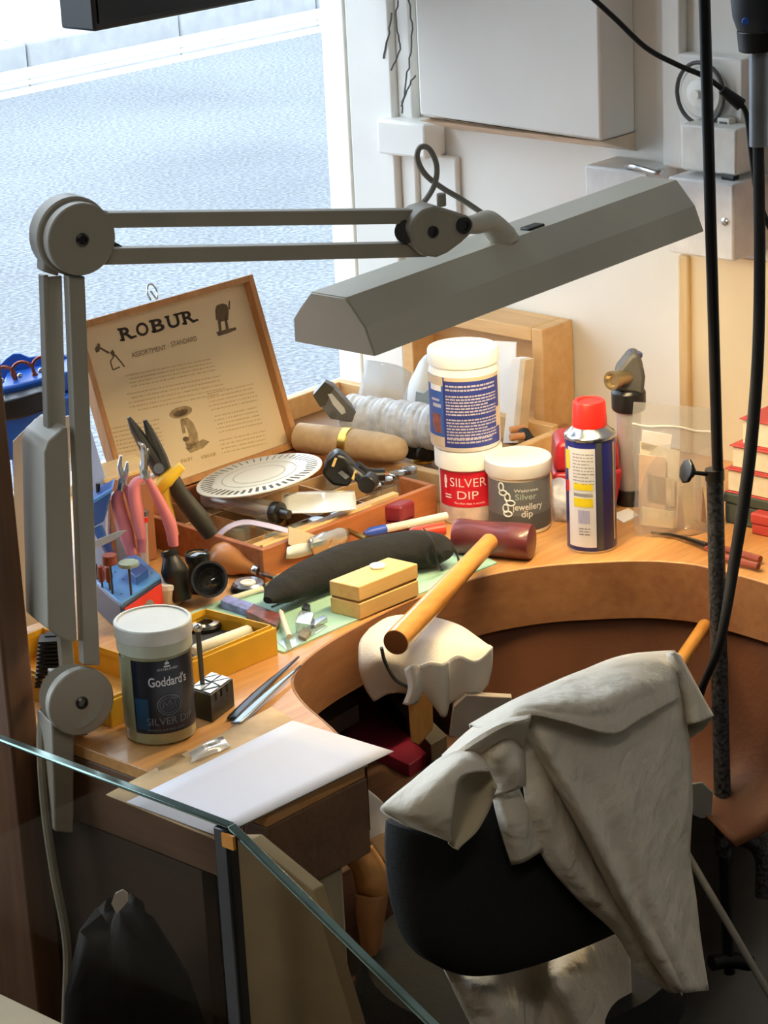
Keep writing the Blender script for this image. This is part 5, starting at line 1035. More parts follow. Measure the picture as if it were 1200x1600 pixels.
part('display_card', MB().prism([Ad(x, y, 2.40) for x, y in ((20, 690), (55, 655), (110, 650), (110, 955), (25, 985))], HH * 0.002), PAPER, cat='card', label='white card leaning behind the top of the lamp housing')
rg = thing('ribbed_grip', Az(78, 1085, SILL), 'black ribbed plastic piece standing behind the lower lamp joint', 'grip')
c0 = Ad(78, 1060, 2.22); 
m = MB()
for i in range(12): p = Ad(76 + i * .5, 1066 - i * 6.2, 2.22); m.cbox(p, RR, HH, ZZ, 0.024, 0.02, 0.0022)
part('rib', m, BLACKP, rg, kind='stuff'); part('core', MB().obox(Ad(66, 1068, 2.222), RR * 0.018, HH * 0.012, Ad(70, 994, 2.222) - Ad(66, 1068, 2.222)), BLACKM, rg)

# ------------------------------------------------------------------ mallet
hc0, hc1 = Az(722, 838, SILL + 0.0195), Az(822, 846, SILL + 0.0195); L = np.linalg.norm(hc1 - hc0); ax = nrm(hc1 - hc0)
ml = thing('hide_mallet', (hc0 + hc1) / 2 - ZZ * .0195, 'dark red hide mallet with long varnished wooden handle lying at the curve', 'mallet')
HIDE = M('dark_red_hide', '5e2226', 0.4, var=0.3, scale=30, bump=0.25, bscale=90, coat=0.3)
part('head', MB().lathe(hc0 - ax * .008, [(0.014, 0), (0.018, 0.001), (0.0192, 0.005), (0.0185, 0.02), (0.0187, L * .8), (0.0192, L * .82), (0.0193, L + 0.010), (0.018, L + 0.014), (0.014, L + .015)], ax, 36), HIDE, ml)
h0 = Az(762, 850, SILL + 0.034); h1 = Az(619, 1003, SILL + 0.030); L = np.linalg.norm(h1 - h0); hx = nrm(h1 - h0)
part('handle', MB().lathe(h0 - hx * 0.008, [(0.007, 0), (0.0092, 0.002), (0.0098, L * .25), (0.0112, L * .6), (0.0125, L * .9), (0.0128, L * 1.0), (0.0125, L + .009)], hx, 28), HANDLEW, ml)
part('handle_end', MB().lathe(h1 + hx * .0012, [(0.0122, 0), (0.0122, 0.0006), (0, 0.0008)], hx, 28), M('brown_end_grain', '7d4a24', 0.5), ml)

# ------------------------------------------------------------------ white cloth over the peg
dq = 2.30
rows = [[(578, 982, .07), (612, 965, .07), (660, 962, .07), (715, 975, .07), (752, 998, .06)],
        [(562, 1000, .045), (600, 980, .05), (655, 978, .05), (712, 990, .045), (762, 1006, .035)],
        [(559, 1025, .03), (590, 1002, .028), (648, 1000, .02), (706, 1008, .018), (769, 1012, .02)],
        [(561, 1050, .025), (592, 1030, .008), (640, 1042, .006), (690, 1040, -.004), (768, 1035, .012)],
        [(570, 1075, .03), (600, 1060, .014), (640, 1068, .012), (684, 1075, -.006), (760, 1062, .012)],
        [(584, 1096, .035), (612, 1084, .028), (650, 1088, .022), (690, 1100, 0.0), (745, 1086, .02)]]
ct = part('polishing_cloth', MB().grid(sheet([[Ad(x, y, dq + d) for x, y, d in r_] for r_ in rows], 6, 0.0012, 45, 11)), M('white_cotton', 'ece4d6', 0.85, var=0.05, scale=10, bump=0.25, bscale=400, sheen=0.2), solid=0.0015, smooth=80, cat='cloth', label='white cotton cloth draped over the bench peg under the mallet handle')
# hanging folds and tails of the cloth
CLO = MATS['white_cotton']
def flap(rows, seed=1, nz=0.001): return sheet([[Ad(x, y, dq + d) for x, y, d in r_] for r_ in rows], 6, nz, 50, seed)
m = MB()
m.grid(flap([[(632, 1046, -.010), (640, 1040, -.018), (652, 1038, -.016), (664, 1044, -.008)], [(638, 1075, -.012), (646, 1072, -.022), (656, 1072, -.02), (662, 1078, -.01)], [(630, 1100, -.006), (638, 1102, -.016), (648, 1100, -.014), (654, 1096, -.006)]]))
m.grid(flap([[(656, 1040, -.014), (672, 1034, -.02), (690, 1036, -.018), (700, 1030, -.01)], [(662, 1080, -.01), (678, 1078, -.018), (694, 1078, -.016), (702, 1066, -.008)], [(684, 1112, -.004), (690, 1120, -.008), (698, 1118, -.008), (703, 1098, -.004)]], 2))
m.grid(flap([[(698, 1034, -.002), (718, 1022, -.014), (742, 1030, -.012), (769, 1010, .008)], [(700, 1068, -.002), (722, 1062, -.012), (742, 1068, -.01), (768, 1040, .008)], [(704, 1098, .002), (722, 1092, -.004), (738, 1098, -.004), (762, 1068, .01)]], 3))
part('cloth_fold', m, CLO, ct, solid=0.0014, smooth=80)
part('clamp_wire', MB().tube([Ad(596, 1012, dq - .004), Ad(602, 1035, dq + .0), Ad(618, 1062, dq - .002), Ad(642, 1076, dq + .004)], 0.0018, 8, 5), DSTEEL, peg)

# ------------------------------------------------------------------ chair with lab coat
VC = 1.20
def CV(x, y, d=0.0): return Av(x, y, VC + d)
chair = thing('work_chair', (1.48, 1.42, 0), 'black upholstered work chair with a pale coat over its back', 'chair')
ol = [(634, 1296), (632, 1340), (636, 1395), (644, 1440), (660, 1482), (690, 1512), (735, 1527), (780, 1524), (860, 1500), (960, 1458), (1010, 1428), (1040, 1390), (1046, 1330), (1046, 1180), (1040, 1090), (1020, 1052), (980, 1046), (900, 1078), (830, 1115), (790, 1160), (730, 1226), (668, 1272)]
olp = spline([CV(x, y) for x, y in ol + ol[:1]], 4)[:-1]
cen = olp.mean(axis=0); k = len(olp); fr_ = []
for sc, dy in ((0.3, -0.024), (0.6, -0.022), (0.85, -0.017), (0.96, -0.008), (1.0, 0.004), (0.99, 0.02), (0.95, 0.028), (0.5, 0.03)):
    row = [cen + (q - cen) * sc + np.array([0, dy + 0.03 * ((q[0] - cen[0]) / 0.2) ** 2 * 0, 0]) for q in olp]; fr_.append(row)
m = MB(); m.grid(fr_, closed=True); n0 = len(m.v); m.f.append(tuple(range(k))); m.f.append(tuple(range(n0 - k, n0))[::-1])
part('backrest', m, M('black_upholstery', '131313', 0.9, var=0.1, scale=200, bump=0.4, bscale=500), chair, smooth=60)
part('back_bar', MB().tube([(1.47, 1.255, 0.78), (1.47, 1.262, 0.62), (1.50, 1.27, 0.51), (1.60, 1.34, 0.485)], 0.014, 10, 6), M('green_grey_metal', '59604f', 0.5, 0.3), chair)
part('seat', MB().lathe((1.615, 1.36, 0.495), [(0.13, 0), (0.152, 0.008), (0.156, 0.03), (0.145, 0.055), (0.10, 0.062), (0, 0.06)], n=40), MATS['black_upholstery'], chair)
part('gas_column', MB().lathe((1.615, 1.36, 0.09), [(0.026, 0), (0.026, 0.18), (0.018, 0.181), (0.018, 0.405)], n=20), BLACKP, chair)
for i in range(5):
    a = 2 * PI * i / 5 + 0.157; d = np.array([math.cos(a), math.sin(a), 0]); c = np.array([1.615, 1.36, 0.085])
    lg = part('base_leg', MB().tube([c, c + d * 0.065 - ZZ * .01, c + d * 0.12 - ZZ * .025], [0.022, 0.017, 0.013], 10, 4), BLACKP, chair)
    part('castor', MB().cyl(c + d * .12 + np.cross(ZZ, d) * -.010 + ZZ * -.06, c + d * .12 + np.cross(ZZ, d) * .010 + ZZ * -.06, 0.025, 0.025, 18), BLACKP, lg)
COAT = M('cream_coat_cotton', 'ede2cf', 0.9, var=0.05, scale=14, bump=0.85, bscale=26, sheen=0.1, bdist=0.012)
LINING = M('coat_lining', 'b9ab8e', 0.9, var=0.05, scale=10, bump=0.3, bscale=60)
coat = thing('lab_coat', CV(880, 1300, -0.03), 'cream cotton work coat draped over the black chair back', 'coat')
def cs(rows, m_=6, nz=0.0015, seed=1, fr=24): return sheet([[CV(x, y, d) for x, y, d in r_] for r_ in rows], m_, nz, fr, seed)
def cpart(name, rows, m_=6, nz=0.0015, seed=1, fr=30, mat=None): return part(name, MB().grid(cs(rows, m_, nz, seed, fr)), mat or COAT, coat, solid=0.0022, smooth=80)
cpart('front_panel', [[(800, 1118, -.036), (826, 1112, -.052), (880, 1112, -.056), (940, 1105, -.052), (1000, 1088, -.04), (1062, 1074, -.012)],
    [(826, 1158, -.038), (850, 1160, -.060), (895, 1165, -.056), (948, 1160, -.056), (1005, 1150, -.042), (1071, 1135, -.016)],
    [(858, 1212, -.040), (878, 1215, -.064), (915, 1220, -.057), (960, 1215, -.058), (1012, 1205, -.044), (1076, 1190, -.020)],
    [(898, 1280, -.042), (916, 1282, -.068), (945, 1282, -.058), (980, 1276, -.062), (1020, 1270, -.048), (1079, 1255, -.026)],
    [(930, 1342, -.042), (948, 1345, -.070), (972, 1346, -.060), (1000, 1340, -.065), (1030, 1338, -.050), (1077, 1335, -.028)],
    [(962, 1405, -.042), (978, 1408, -.070), (998, 1410, -.062), (1020, 1410, -.066), (1045, 1412, -.052), (1088, 1405, -.030)],
    [(1000, 1468, -.042), (1014, 1472, -.068), (1030, 1475, -.064), (1046, 1478, -.066), (1064, 1478, -.056), (1095, 1470, -.032)],
    [(1050, 1542, -.044), (1058, 1546, -.062), (1066, 1549, -.064), (1078, 1550, -.064), (1090, 1549, -.056), (1105, 1548, -.036)]], nz=.0013, seed=21)
cpart('side_flap', [[(808, 1150, -.034), (832, 1150, -.041), (868, 1180, -.036)], [(816, 1215, -.034), (845, 1212, -.042), (886, 1228, -.034)], [(824, 1275, -.034), (860, 1272, -.047), (912, 1285, -.032)], [(850, 1345, -.034), (888, 1340, -.046), (944, 1348, -.032)], [(900, 1402, -.034), (932, 1400, -.046), (980, 1408, -.032)], [(962, 1456, -.034), (985, 1456, -.046), (1020, 1472, -.034)], [(1000, 1516, -.034), (1018, 1524, -.044), (1048, 1526, -.036)], [(1046, 1549, -.034), (1056, 1551, -.04), (1068, 1551, -.036)]], nz=.001, seed=22)
cpart('yoke', [[(742, 1152, .07), (800, 1122, .07), (850, 1097, .07), (910, 1072, .07), (975, 1047, .07), (1045, 1045, .06)],
    [(735, 1135, .02), (800, 1098, .02), (850, 1072, .015), (905, 1047, .015), (972, 1026, .015), (1054, 1019, .02)],
    [(752, 1142, -.03), (808, 1104, -.045), (865, 1096, -.058), (930, 1090, -.058), (990, 1068, -.046), (1059, 1050, -.012)],
    [(768, 1146, -.045), (816, 1112, -.062), (872, 1116, -.067), (945, 1120, -.066), (1000, 1096, -.054), (1061, 1070, -.020)],
    [(776, 1150, -.046), (820, 1118, -.064), (880, 1128, -.069), (955, 1147, -.069), (1005, 1122, -.056), (1064, 1090, -.024)]], nz=.0012, seed=23)
cpart('shoulder_roll', [[(690, 1180, .0), (735, 1138, .0), (785, 1108, .0), (826, 1102, -.03)], [(700, 1184, -.03), (742, 1152, -.052), (786, 1128, -.064), (830, 1118, -.070)], [(713, 1190, -.032), (752, 1168, -.050), (790, 1146, -.06), (824, 1142, -.064)], [(720, 1196, -.02), (758, 1180, -.034), (792, 1162, -.042), (818, 1170, -.044)]], nz=.0012, seed=24)
cpart('sleeve', [[(742, 1176, -.034), (775, 1160, -.046), (800, 1150, -.05), (818, 1158, -.040)], [(754, 1198, -.036), (780, 1182, -.056), (804, 1174, -.050), (821, 1186, -.038)], [(764, 1216, -.034), (785, 1208, -.048), (804, 1200, -.056), (821, 1210, -.038)], [(772, 1242, -.030), (788, 1236, -.044), (806, 1230, -.046), (819, 1226, -.036)]], nz=.002, seed=25, fr=60)
cpart('cuff', [[(752, 1178, -.02), (738, 1163, -.03), (690, 1182, -.036), (640, 1222, -.034), (594, 1261, -.03), (612, 1278, -.02), (634, 1291, -.028)], [(760, 1190, -.05), (735, 1182, -.058), (702, 1200, -.064), (668, 1236, -.062), (646, 1268, -.056), (655, 1290, -.05), (672, 1306, -.045)], [(766, 1204, -.062), (744, 1205, -.068), (722, 1212, -.07), (714, 1226, -.072), (708, 1262, -.072), (705, 1292, -.066), (704, 1319, -.058)]], nz=.0014, seed=26, fr=50)
cpart('cuff_lining', [[(764, 1203, -.062), (740, 1205, -.068), (716, 1218, -.07), (708, 1262, -.07), (704, 1319, -.057)], [(770, 1216, -.05), (748, 1226, -.045), (734, 1250, -.042), (722, 1280, -.042), (709, 1323, -.05)], [(774, 1230, -.055), (770, 1250, -.05), (758, 1278, -.05), (742, 1303, -.05), (715, 1325, -.054)]], nz=.0006, seed=27, mat=LINING)
cpart('cuff', [[(1044, 1019, -.004), (1051, 1020, -.012), (1058, 1024, .004)], [(1054, 1060, -.004), (1072, 1062, -.018), (1083, 1068, .004)], [(1062, 1100, -.006), (1086, 1096, -.024), (1099, 1096, .002)], [(1070, 1134, -.010), (1090, 1128, -.03), (1113, 1120, -.004)]], nz=.0008, seed=28)
cpart('cuff_lining', [[(1070, 1132, -.010), (1090, 1127, -.028), (1113, 1120, -.004)], [(1074, 1144, -.006), (1092, 1138, -.008), (1106, 1130, -.002)], [(1077, 1152, -.010), (1088, 1147, -.01), (1099, 1140, -.004)]], nz=.0004, mat=LINING)
cpart('belt', [[(768, 1232, -.03), (780, 1234, -.038), (792, 1232, -.039), (808, 1228, -.033)], [(782, 1290, -.03), (796, 1288, -.040), (812, 1284, -.042), (828, 1280, -.034)], [(800, 1349, -.031), (814, 1346, -.038), (830, 1338, -.04), (848, 1328, -.034)]], nz=.0005)
rows = [[(690, 1505, .045), (760, 1505, .045), (830, 1490, .045), (890, 1470, .045), (940, 1450, .045), (985, 1425, .04)], [(708, 1545, .04), (765, 1540, .02), (835, 1530, .05), (880, 1530, .015), (945, 1500, .035), (988, 1480, .03)], [(735, 1600, .04), (790, 1585, .015), (855, 1580, .05), (905, 1590, .012), (955, 1560, .03), (990, 1560, .03)], [(760, 1660, .04), (810, 1650, .012), (870, 1640, .05), (925, 1650, .01), (970, 1640, .03), (994, 1640, .03)]]
part('coat_tail', MB().grid(cs(rows)), COAT, coat, solid=0.0022, smooth=80)

# ------------------------------------------------------------------ pole stand with hanging flexible-shaft motor
DP = 2.39
BPOLE = M('black_pole', '17171a', 0.4, 0.3, var=0.2)
po_ = thing('motor_stand', Ad(1130, 1310, DP), 'black upright pole clamped in front of the bench on the right', 'stand')
part('upper_rod', MB().cyl(Ad(1122, 760, DP), Ad(1099, -60, DP + .0), 0.0057, 0.0057, 16), BPOLE, po_)
part('lower_tube', MB().cyl(Ad(1131, 1335, DP), Ad(1116.5, 735, DP), 0.0088, 0.0085, 20), M('worn_black_tube', '4a4a4c', 0.45, 0.3, var=0.97, scale=260), po_)
part('collar', MB().cyl(Ad(1117, 750, DP), Ad(1116.5, 733, DP), 0.0096, 0.0096, 20), DSTEEL, po_)
part('thumb_screw', MB().cyl(Ad(1114, 742, DP - .002), Ad(1082, 738, DP - .008), 0.0022, 0.0022, 10), DSTEEL, po_)
k0, k1 = Ad(1083, 738, DP - .008), Ad(1066, 735, DP - .012)
part('knob', MB().lathe(k0, [(0.006, 0), (0.0075, 0.003), (0.0125, 0.006), (0.0125, 0.009), (0.008, 0.010)], k1 - k0, 8), BLACKP, po_, bevel=0.001)
part('lower_rod', MB().cyl(Ad(1140, 1520, DP), Ad(1131, 1330, DP), 0.006, 0.006, 12), BPOLE, po_)
part('c_clamp', MB().tube([Ad(1120, 1318, DP - .01), Ad(1150, 1310, DP), Ad(1178, 1318, DP + .01), Ad(1192, 1345, DP + .02), Ad(1192, 1400, DP + .02)], 0.0085, 10, 6), M('worn_black_tube', '3a3a3c', 0.35, 0.5), po_, smooth=60)
part('c_clamp', MB().tube([Ad(1112, 1505, DP - .01), Ad(1140, 1500, DP), Ad(1172, 1505, DP + .01)], 0.0085, 10, 4), BPOLE, po_)
mo = thing('hanging_motor', Ad(1178, 30, DP - .05), 'black hanging motor with grey sleeve and long black flexible shaft', 'motor')
part('housing', MB().lathe(Ad(1186, 46, DP - .05), [(0.020, 0), (0.024, 0.012), (0.026, 0.03), (0.028, 0.09), (0.02, 0.11)], ZZ, 28), M('dark_motor', '2a2e35', 0.4), mo)
part('button', MB().lathe(Ad(1164, 33, DP - .072), [(0.003, 0), (0.003, 0.004)], -HH, 12), M('blue_button', '2f62c8', 0.4), mo)
part('end_cap', MB().cyl(Ad(1188, 78, DP - .05), Ad(1186, 45, DP - .05), 0.0195, 0.0205, 28), BLACKP, mo, bevel=0.001)
part('sleeve', MB().cyl(Ad(1185, 228, DP - .05), Ad(1186, 76, DP - .05), 0.0085, 0.0095, 20), M('grey_sleeve', '8f9298', 0.3, 0.4), mo)
part('flexible_shaft', MB().tube([Ad(x, y, DP - .05 + d) for x, y, d in ((1185, 226, 0), (1187, 400, 0), (1184, 560, 0), (1173, 700, 0), (1160, 800, 0), (1147, 880, -.005), (1134, 960, -.02), (1122, 1015, -.02), (1102, 1062, 0), (1094, 1085, .02))], [0.0054, 0.0054, 0.0058, 0.0062, 0.0062, 0.0058, 0.005, 0.0045, 0.004, 0.004], 12, 7), BLACKM, mo)
cbk = part('black_cable', MB().tube([Ad(x, y, DP + .02) for x, y in ((905, -22), (960, 28), (1010, 75), (1060, 102), (1105, 122), (1150, 158), (1166, 178), (1174, 240), (1182, 300), (1192, 330), (1206, 362), (1230, 390))], 0.0026, 8, 8), BLACKM, cat='cable', label='thin black cable sagging across the wall behind the pole')
part('connector', MB().cyl(Ad(1128, 140, DP + .018), Ad(1158, 164, DP + .018), 0.0045, 0.0065, 12), BLACKM, cbk)

# ------------------------------------------------------------------ switch gear on the right wall
def wbox(name, x0, y0, x1, y1, dep, label, cat, mat=TRIMW, base=2.35):
    uf = base - dep; a = Au(x0, y1, uf); b_ = Au(x1, y1, uf); z1 = Au((x0 + x1) / 2, y0, uf)[2]; z0 = Au((x0 + x1) / 2, y1, uf)[2]
    t = thing(name, (uf, (a[1] + b_[1]) / 2, z0), label, cat); part('case', MB().box(uf, base - 0.0005, b_[1], a[1], z0, z1), mat, t, bevel=0.0025)
    return t, uf
t, uf = wbox('switch_box', 915, 264, 1012, 330, 0.06, 'small white switch box with metal clip, above the lamp shade', 'switch box', M('grey_white_box', 'dcdad8', 0.4))
part('clip', MB().tube([Au(978, 262, uf + .01), Au(990, 260, uf - .002), Au(1025, 270, uf - .004), Au(1033, 268, uf)], 0.003, 8, 4), STEEL, t)
t, uf = wbox('fuse_box', 1045, 282, 1146, 402, 0.07, 'larger white fuse box with a screw, below the round timer', 'fuse box', M('grey_white_box', 'dcdad8', 0.4))
c = Au(1133, 346, uf); part('screw', MB().lathe(c, [(0.0045, 0), (0.0045, 0.0015), (0.003, 0.0025), (0, 0.0025)], (-1, 0, 0), 16), STEEL, t)
part('cable_gland', MB().cyl(Au(1132, 274, uf + .02), Au(1150, 279, uf + .02), 0.006, 0.006, 12), BLACKP, t)
t, uf = wbox('backing_board', 1060, 88, 1160, 270, 0.02, 'white board behind the round timer and socket', 'board', TRIMW)
t, uf2 = wbox('wall_socket', 1064, 198, 1150, 270, 0.035, 'plain white socket plate under the round timer', 'socket', M('socket_white', 'e4e2da', 0.35), base=2.3298)
tm = thing('timer_switch', Au(1095, 190, 2.329), 'round white timer dial in a dark ring on the white board', 'timer')
c = Au(1094, 146, 2.318); ra = 0.0285
part('base', MB().lathe(c + np.array([0.0115, 0, 0]), [(ra * 1.02, 0), (ra * 1.02, 0.008), (ra * .9, 0.012), (0, 0.012)], (-1, 0, 0), 40), M('socket_white', 'e4e2da', 0.35), tm)
part('ring', MB().tube([c + np.array([0, ra * 1.1 * math.cos(q), ra * 1.2 * math.sin(q)]) for q in np.linspace(0, 2 * PI, 25)], 0.0024, 8, 2), M('dark_grey_ring', '4a4846', 0.5), tm)
part('dial', MB().lathe(c, [(ra * .55, 0), (ra * .55, 0.004), (ra * .48, 0.005), (ra * .2, 0.005), (ra * .18, 0.011), (0, 0.011)], (-1, 0, 0), 36), WPLAST, tm)
p = Au(1130, 196, 2.316); part('indicator', MB().box(p[0], 2.3298, p[1] - .008, p[1] + .008, p[2] - .006, p[2] + .008), M('socket_white', 'e4e2da', 0.35), tm, bevel=0.001)
part('indicator_window', MB().box(p[0] - .0005, p[0] + .001, p[1] - .005, p[1] + .005, p[2] - .004, p[2] + .004), M('dark_window', '4c4a44', 0.3), tm)

# ------------------------------------------------------------------ black display hanging in the window
p0 = Av(148, 50, 2.10)
hb_ = thing('hanging_display', (2.05, 2.13, p0[2]), 'black box-shaped display hanging at the top of the window', 'display')
part('case', MB().box(p0[0], 2.312, 2.10, 2.155, p0[2], p0[2] + 0.30), BLACKP, hb_, bevel=0.003)
part('bezel', MB().box(p0[0] + .006, 2.306, 2.098, 2.10, p0[2] + .008, p0[2] + 0.29), M('black_gloss', '0b0b0c', 0.15), hb_)
for yy in (p0[0] + .05, 2.28): part('hanger', MB().cyl((yy, 2.13, p0[2] + .3), (yy, 2.13, 2.599), 0.003, 0.003, 8), BLACKP, hb_)

# ------------------------------------------------------------------ glass screen in front
UG = 1.15
GE = clear("glass_screen", "e9e5df", 0.22, 0.0)
EDGE = M('green_edge_glints', '7f948c', 0.12, 0.75, var=0.7, scale=8)  # strong colour noise paints the varying highlights along the glass edge
a, b_, d_ = Au(0, 1152, UG), Au(352, 1284, UG), Au(690, 1612, UG)
gs = thing('glass_screen', (UG, b_[1], 0), 'low clear glass screen with bright edges between shop and bench', 'glass screen')
sl = (d_[2] - b_[2]) / (d_[1] - b_[1])
vA = a[1] + 0.12; vB = b_[1]; zA = b_[2]
part('pane', MB().box(UG - .004, UG + .004, vB + .006, vA, 0.35, zA - .003), GE, gs); part('pane_edge', MB().box(UG - .004, UG + .004, vB - .006, vA, zA - .003, zA), EDGE, gs, bevel=0.0012)
vC = d_[1] - 0.08; zC = zA + sl * (vC - vB)
part('pane', MB().prism([(UG - .004, vB - .006, 0.35), (UG - .004, vB - .006, zA - .004), (UG - .004, vC, zC - .004), (UG - .004, vC, 0.35)], (0.008, 0, 0)), GE, gs)
part('pane_edge', MB().prism([(UG - .004, vB - .006, zA - .004), (UG - .004, vB - .006, zA), (UG - .004, vC, zC), (UG - .004, vC, zC - .004)], (0.008, 0, 0)), EDGE, gs, bevel=0.0012)
part('joint_post', MB().box(UG - .006, UG + .006, vB - .006, vB + .007, 0.0, zA - .0035), M('smoked_joint', '33363c', 0.15, 0.4), gs, bevel=0.001)
q = Au(356, 1316, UG - .007); part('joint_clip', MB().box(UG - .0075, UG - .005, q[1] - .006, q[1] + .006, q[2] - .005, q[2] + .006), M('amber_clip', 'c9812c', 0.2), gs)
pp = [Au(x, y, 1.178) for x, y in ((362, 1312), (392, 1312), (489, 1392), (552, 1600), (575, 1690), (390, 1690))]  # outline of a beige reflection in the pane, made up as a board
part('reflection_panel', MB().prism(pp, (0.012, 0, 0)), M('reflection_beige', '97805a', 0.8, var=0.08, scale=30), cat='board', label='drab beige board added for a reflection in the sloping glass pane', bevel=0.001)
q0, q1 = Az(0, 1556, .70), Az(112, 1600, .70)
ct_ = MB(); ct_.box(0.55, (q0[0] + q1[0]) / 2, 0.6, 1.7, 0.02, 0.70); part('shop_counter', ct_, M('beige_counter', 'b7a88c', 0.6, var=0.04), cat='counter', label='pale beige counter top in the bottom left corner', bevel=0.002)

# ------------------------------------------------------------------ things under the bench
def under(name, pts, dep, th, mat, label, cat, nrm_=None): return part(name, MB().prism([Ad(x, y, dep) for x, y in pts], HH * th), mat, cat=cat, label=label, bevel=0.001)
SH = 0.60
def ontop_(name, pts, z, h, mat, label, cat): return part(name, MB().prism([Az(x, y, z) for x, y in pts], (0, 0, h)), mat, cat=cat, label=label, bevel=0.001)
ub = thing('storage_unit', (1.72, 1.75, 0), 'brown wooden storage unit under the bench', 'cabinet')
part('carcass', MB().box(1.50, 2.0, 1.535, 1.745, 0.0, SH), wood('storage_board', '5a3d2a', '74513a', 0, 5, 0.6), ub, bevel=0.002)
ontop_('red_folder', [(520, 1085), (556, 1085), (668, 1196), (640, 1215), (540, 1165)], SH, 0.014, M('crimson_folder', '86203a', 0.5), 'crimson folder lying under the bench behind the white sheet', 'folder')
ontop_('grey_box', [(480, 1112), (530, 1096), (562, 1128), (505, 1160)], SH + .0145, 0.02, M('taupe_box', '7a6a60', 0.6), 'taupe box on top of the crimson folder under the bench', 'box')
ontop_('long_case', [(575, 1092), (600, 1085), (700, 1190), (675, 1205)], SH, 0.03, M('olive_grey_case', '565046', 0.6), 'long olive-grey case lying right of the crimson folder', 'case')
under('grey_board', [(702, 1152), (708, 1105), (728, 1086), (800, 1090), (800, 1160)], 2.28, 0.01, M('grey_beige_card', 'a99c90', 0.7), 'pale grey board hanging under the bench beside the peg', 'board')
wbn = thing('waste_crate', Az(600, 1500, 0.2) * np.array([1, 1, 0]), 'brown wooden crate of waste paper beneath the bench end', 'crate')
cc = Ad(590, 1440, 2.13)
CR = wood('crate_board', '6b4630', '86593c', 0, 5, 0.6)
m = MB(); x0, y0 = cc[0] - .06, cc[1] - .055; m.box(x0, x0 + .14, y0, y0 + .008, 0, .485).box(x0, x0 + .14, y0 + .112, y0 + .12, 0, .485).box(x0, x0 + .008, y0 + .008, y0 + .112, 0, .485).box(x0 + .132, x0 + .14, y0 + .008, y0 + .112, 0, .485)
part('side', m, CR, wbn, bevel=0.001); part('bottom', MB().box(x0 + .008, x0 + .132, y0 + .008, y0 + .112, .0, .01), CR, wbn)
def scrap(name, rows, mat, label, cat='paper', dep=2.12): return part(name, MB().grid(sheet([[Ad(x, y, dep + d) for x, y, d in r_] for r_ in rows], 5, 0.001, 60, 5)), mat, cat=cat, label=label, solid=0.0008, smooth=60)
scrap('white_scrap', [[(569, 1230, .0), (590, 1246, .002), (606, 1262, .004)], [(572, 1275, .0), (595, 1285, .002), (624, 1300, .01)], [(574, 1318, 0), (600, 1325, .002), (640, 1340, .012)]], PAPER, 'white paper standing in the crate at the bench end', dep=2.15)
scrap('buff_scrap', [[(576, 1312, -.006), (600, 1300, -.004), (612, 1296, -.002)], [(590, 1330, -.006), (612, 1328, -.004), (628, 1325, -.002)], [(604, 1350, -.004), (622, 1346, -.002), (634, 1344, 0)]], M('buff_paper', 'd6b98a', 0.8), 'buff paper standing in the crate in front of the white paper', dep=2.15)
scrap('torn_paper', [[(536, 1348, 0), (555, 1332, -.01), (582, 1320, -.004)], [(550, 1362, -.004), (572, 1360, -.016), (600, 1346, -.006)], [(556, 1385, -.002), (580, 1385, -.016), (610, 1372, -.006)], [(562, 1398, .01), (588, 1404, -.004), (612, 1395, .004)]], KRAFT, 'torn brown kraft paper poking out of the crate')
scrap('kraft_bag', [[(556, 1396, .0), (585, 1402, -.012), (608, 1394, .0)], [(556, 1430, .0), (582, 1440, -.014), (602, 1425, .0)], [(566, 1500, .004), (584, 1500, -.006), (592, 1495, .004)]], M('dull_kraft', '94643a', 0.8, var=0.1), 'brown paper bag hanging below the torn kraft paper')
q = Az(615, 1560, 0.50); m = MB(); m.box(q[0] - .09, q[0] + .09, q[1] - .08, q[1] + .02, 0.0, 0.50); part('black_crate', m, BLACKM, cat='crate', label='black crate standing on the floor left of the coat tail', bevel=0.008)
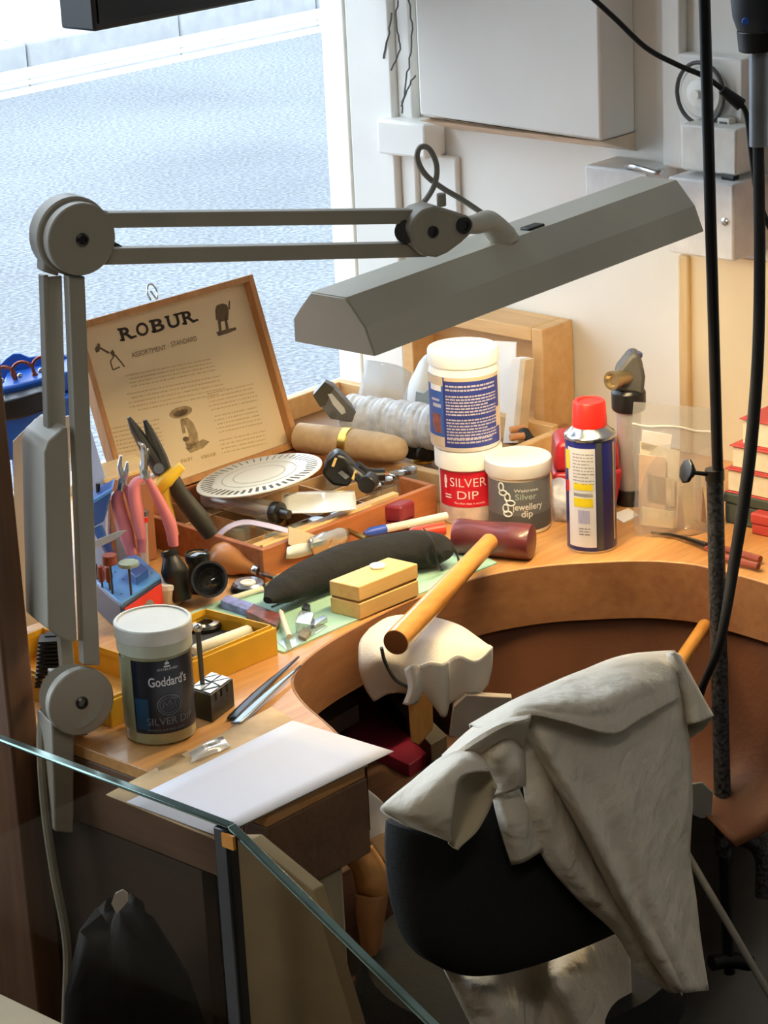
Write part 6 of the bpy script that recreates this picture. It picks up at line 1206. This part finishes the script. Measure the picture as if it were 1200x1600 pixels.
# black bag with white tag at lower left
c = Ad(190, 1480, 1.97); m = MB(); G = []
for i, (z, r1) in enumerate([(0.002, .07), (0.06, .09), (0.2, .095), (0.38, .085), (0.54, .08), (0.62, .065), (0.67, .04), (0.685, .02)]):
    G.append([np.array([c[0] + 0.8 * (r1 * (1 + .16 * math.sin(3 * t + i) + .09 * math.sin(7 * t + 2 * i))) * math.cos(t), c[1] + (r1 * (1 + .13 * math.sin(3 * t + i))) * math.sin(t) * .8, z + .01 * math.sin(5 * t + i) * (i > 2)]) for t in np.linspace(0, 2 * PI, 28, endpoint=False)])
m.grid(G, closed=True); m.f.append(tuple(range(27, -1, -1))); m.f.append(tuple(range(7 * 28, 8 * 28)))
bb = part('black_sack', m, M('black_bin_film', '0c0c0d', 0.55, var=0.3), cat='sack', label='black plastic sack behind the glass screen at lower left', smooth=60)
dt = 1.89
part('white_tag', MB().prism([Ad(x, y, dt) for x, y in ((182, 1428), (174, 1412), (180, 1396), (192, 1390), (200, 1396), (200, 1408), (190, 1420))], HH * 0.001), PAPER, bb)
# right of the chair
dw = thing('dowel', Ad(1082, 1010, 2.36), 'pale wooden dowel sticking out between the coat and the pole', 'dowel')
part('rod', MB().cyl(Ad(1058, 1042, 2.36), Ad(1101, 978, 2.475), 0.0075, 0.0075, 16), HANDLEW, dw)
under('grey_card', [(1076, 1225), (1098, 1222), (1114, 1238), (1112, 1276), (1096, 1280), (1078, 1272)], 2.36, 0.002, M('dim_grey_card', '8e8d88', 0.8), 'grey card hanging below the bench between coat and pole', 'card')
tb_ = thing('grey_tube', Ad(1140, 1440, 2.30), 'thin grey tube leaning diagonally behind the pole foot', 'tube'); part('tube', MB().cyl(Ad(1066, 1322, 2.36), Ad(1066, 1322, 2.36) + (Ad(1230, 1600, 2.30) - Ad(1066, 1322, 2.36)) * (Ad(1066, 1322, 2.36)[2] / (Ad(1066, 1322, 2.36)[2] - Ad(1230, 1600, 2.30)[2])), 0.0042, 0.0042, 10), M('grey_tube', '8c8a86', 0.4, 0.3), tb_)
scrap('white_packing_paper', [[(1012, 1530, .0), (1040, 1540, -.004), (1068, 1545, 0)], [(1015, 1570, .0), (1040, 1575, -.006), (1062, 1570, 0)], [(1014, 1625, .0), (1030, 1625, -.004), (1040, 1620, 0)]], PAPER, 'white paper below the hem of the coat', dep=2.05)
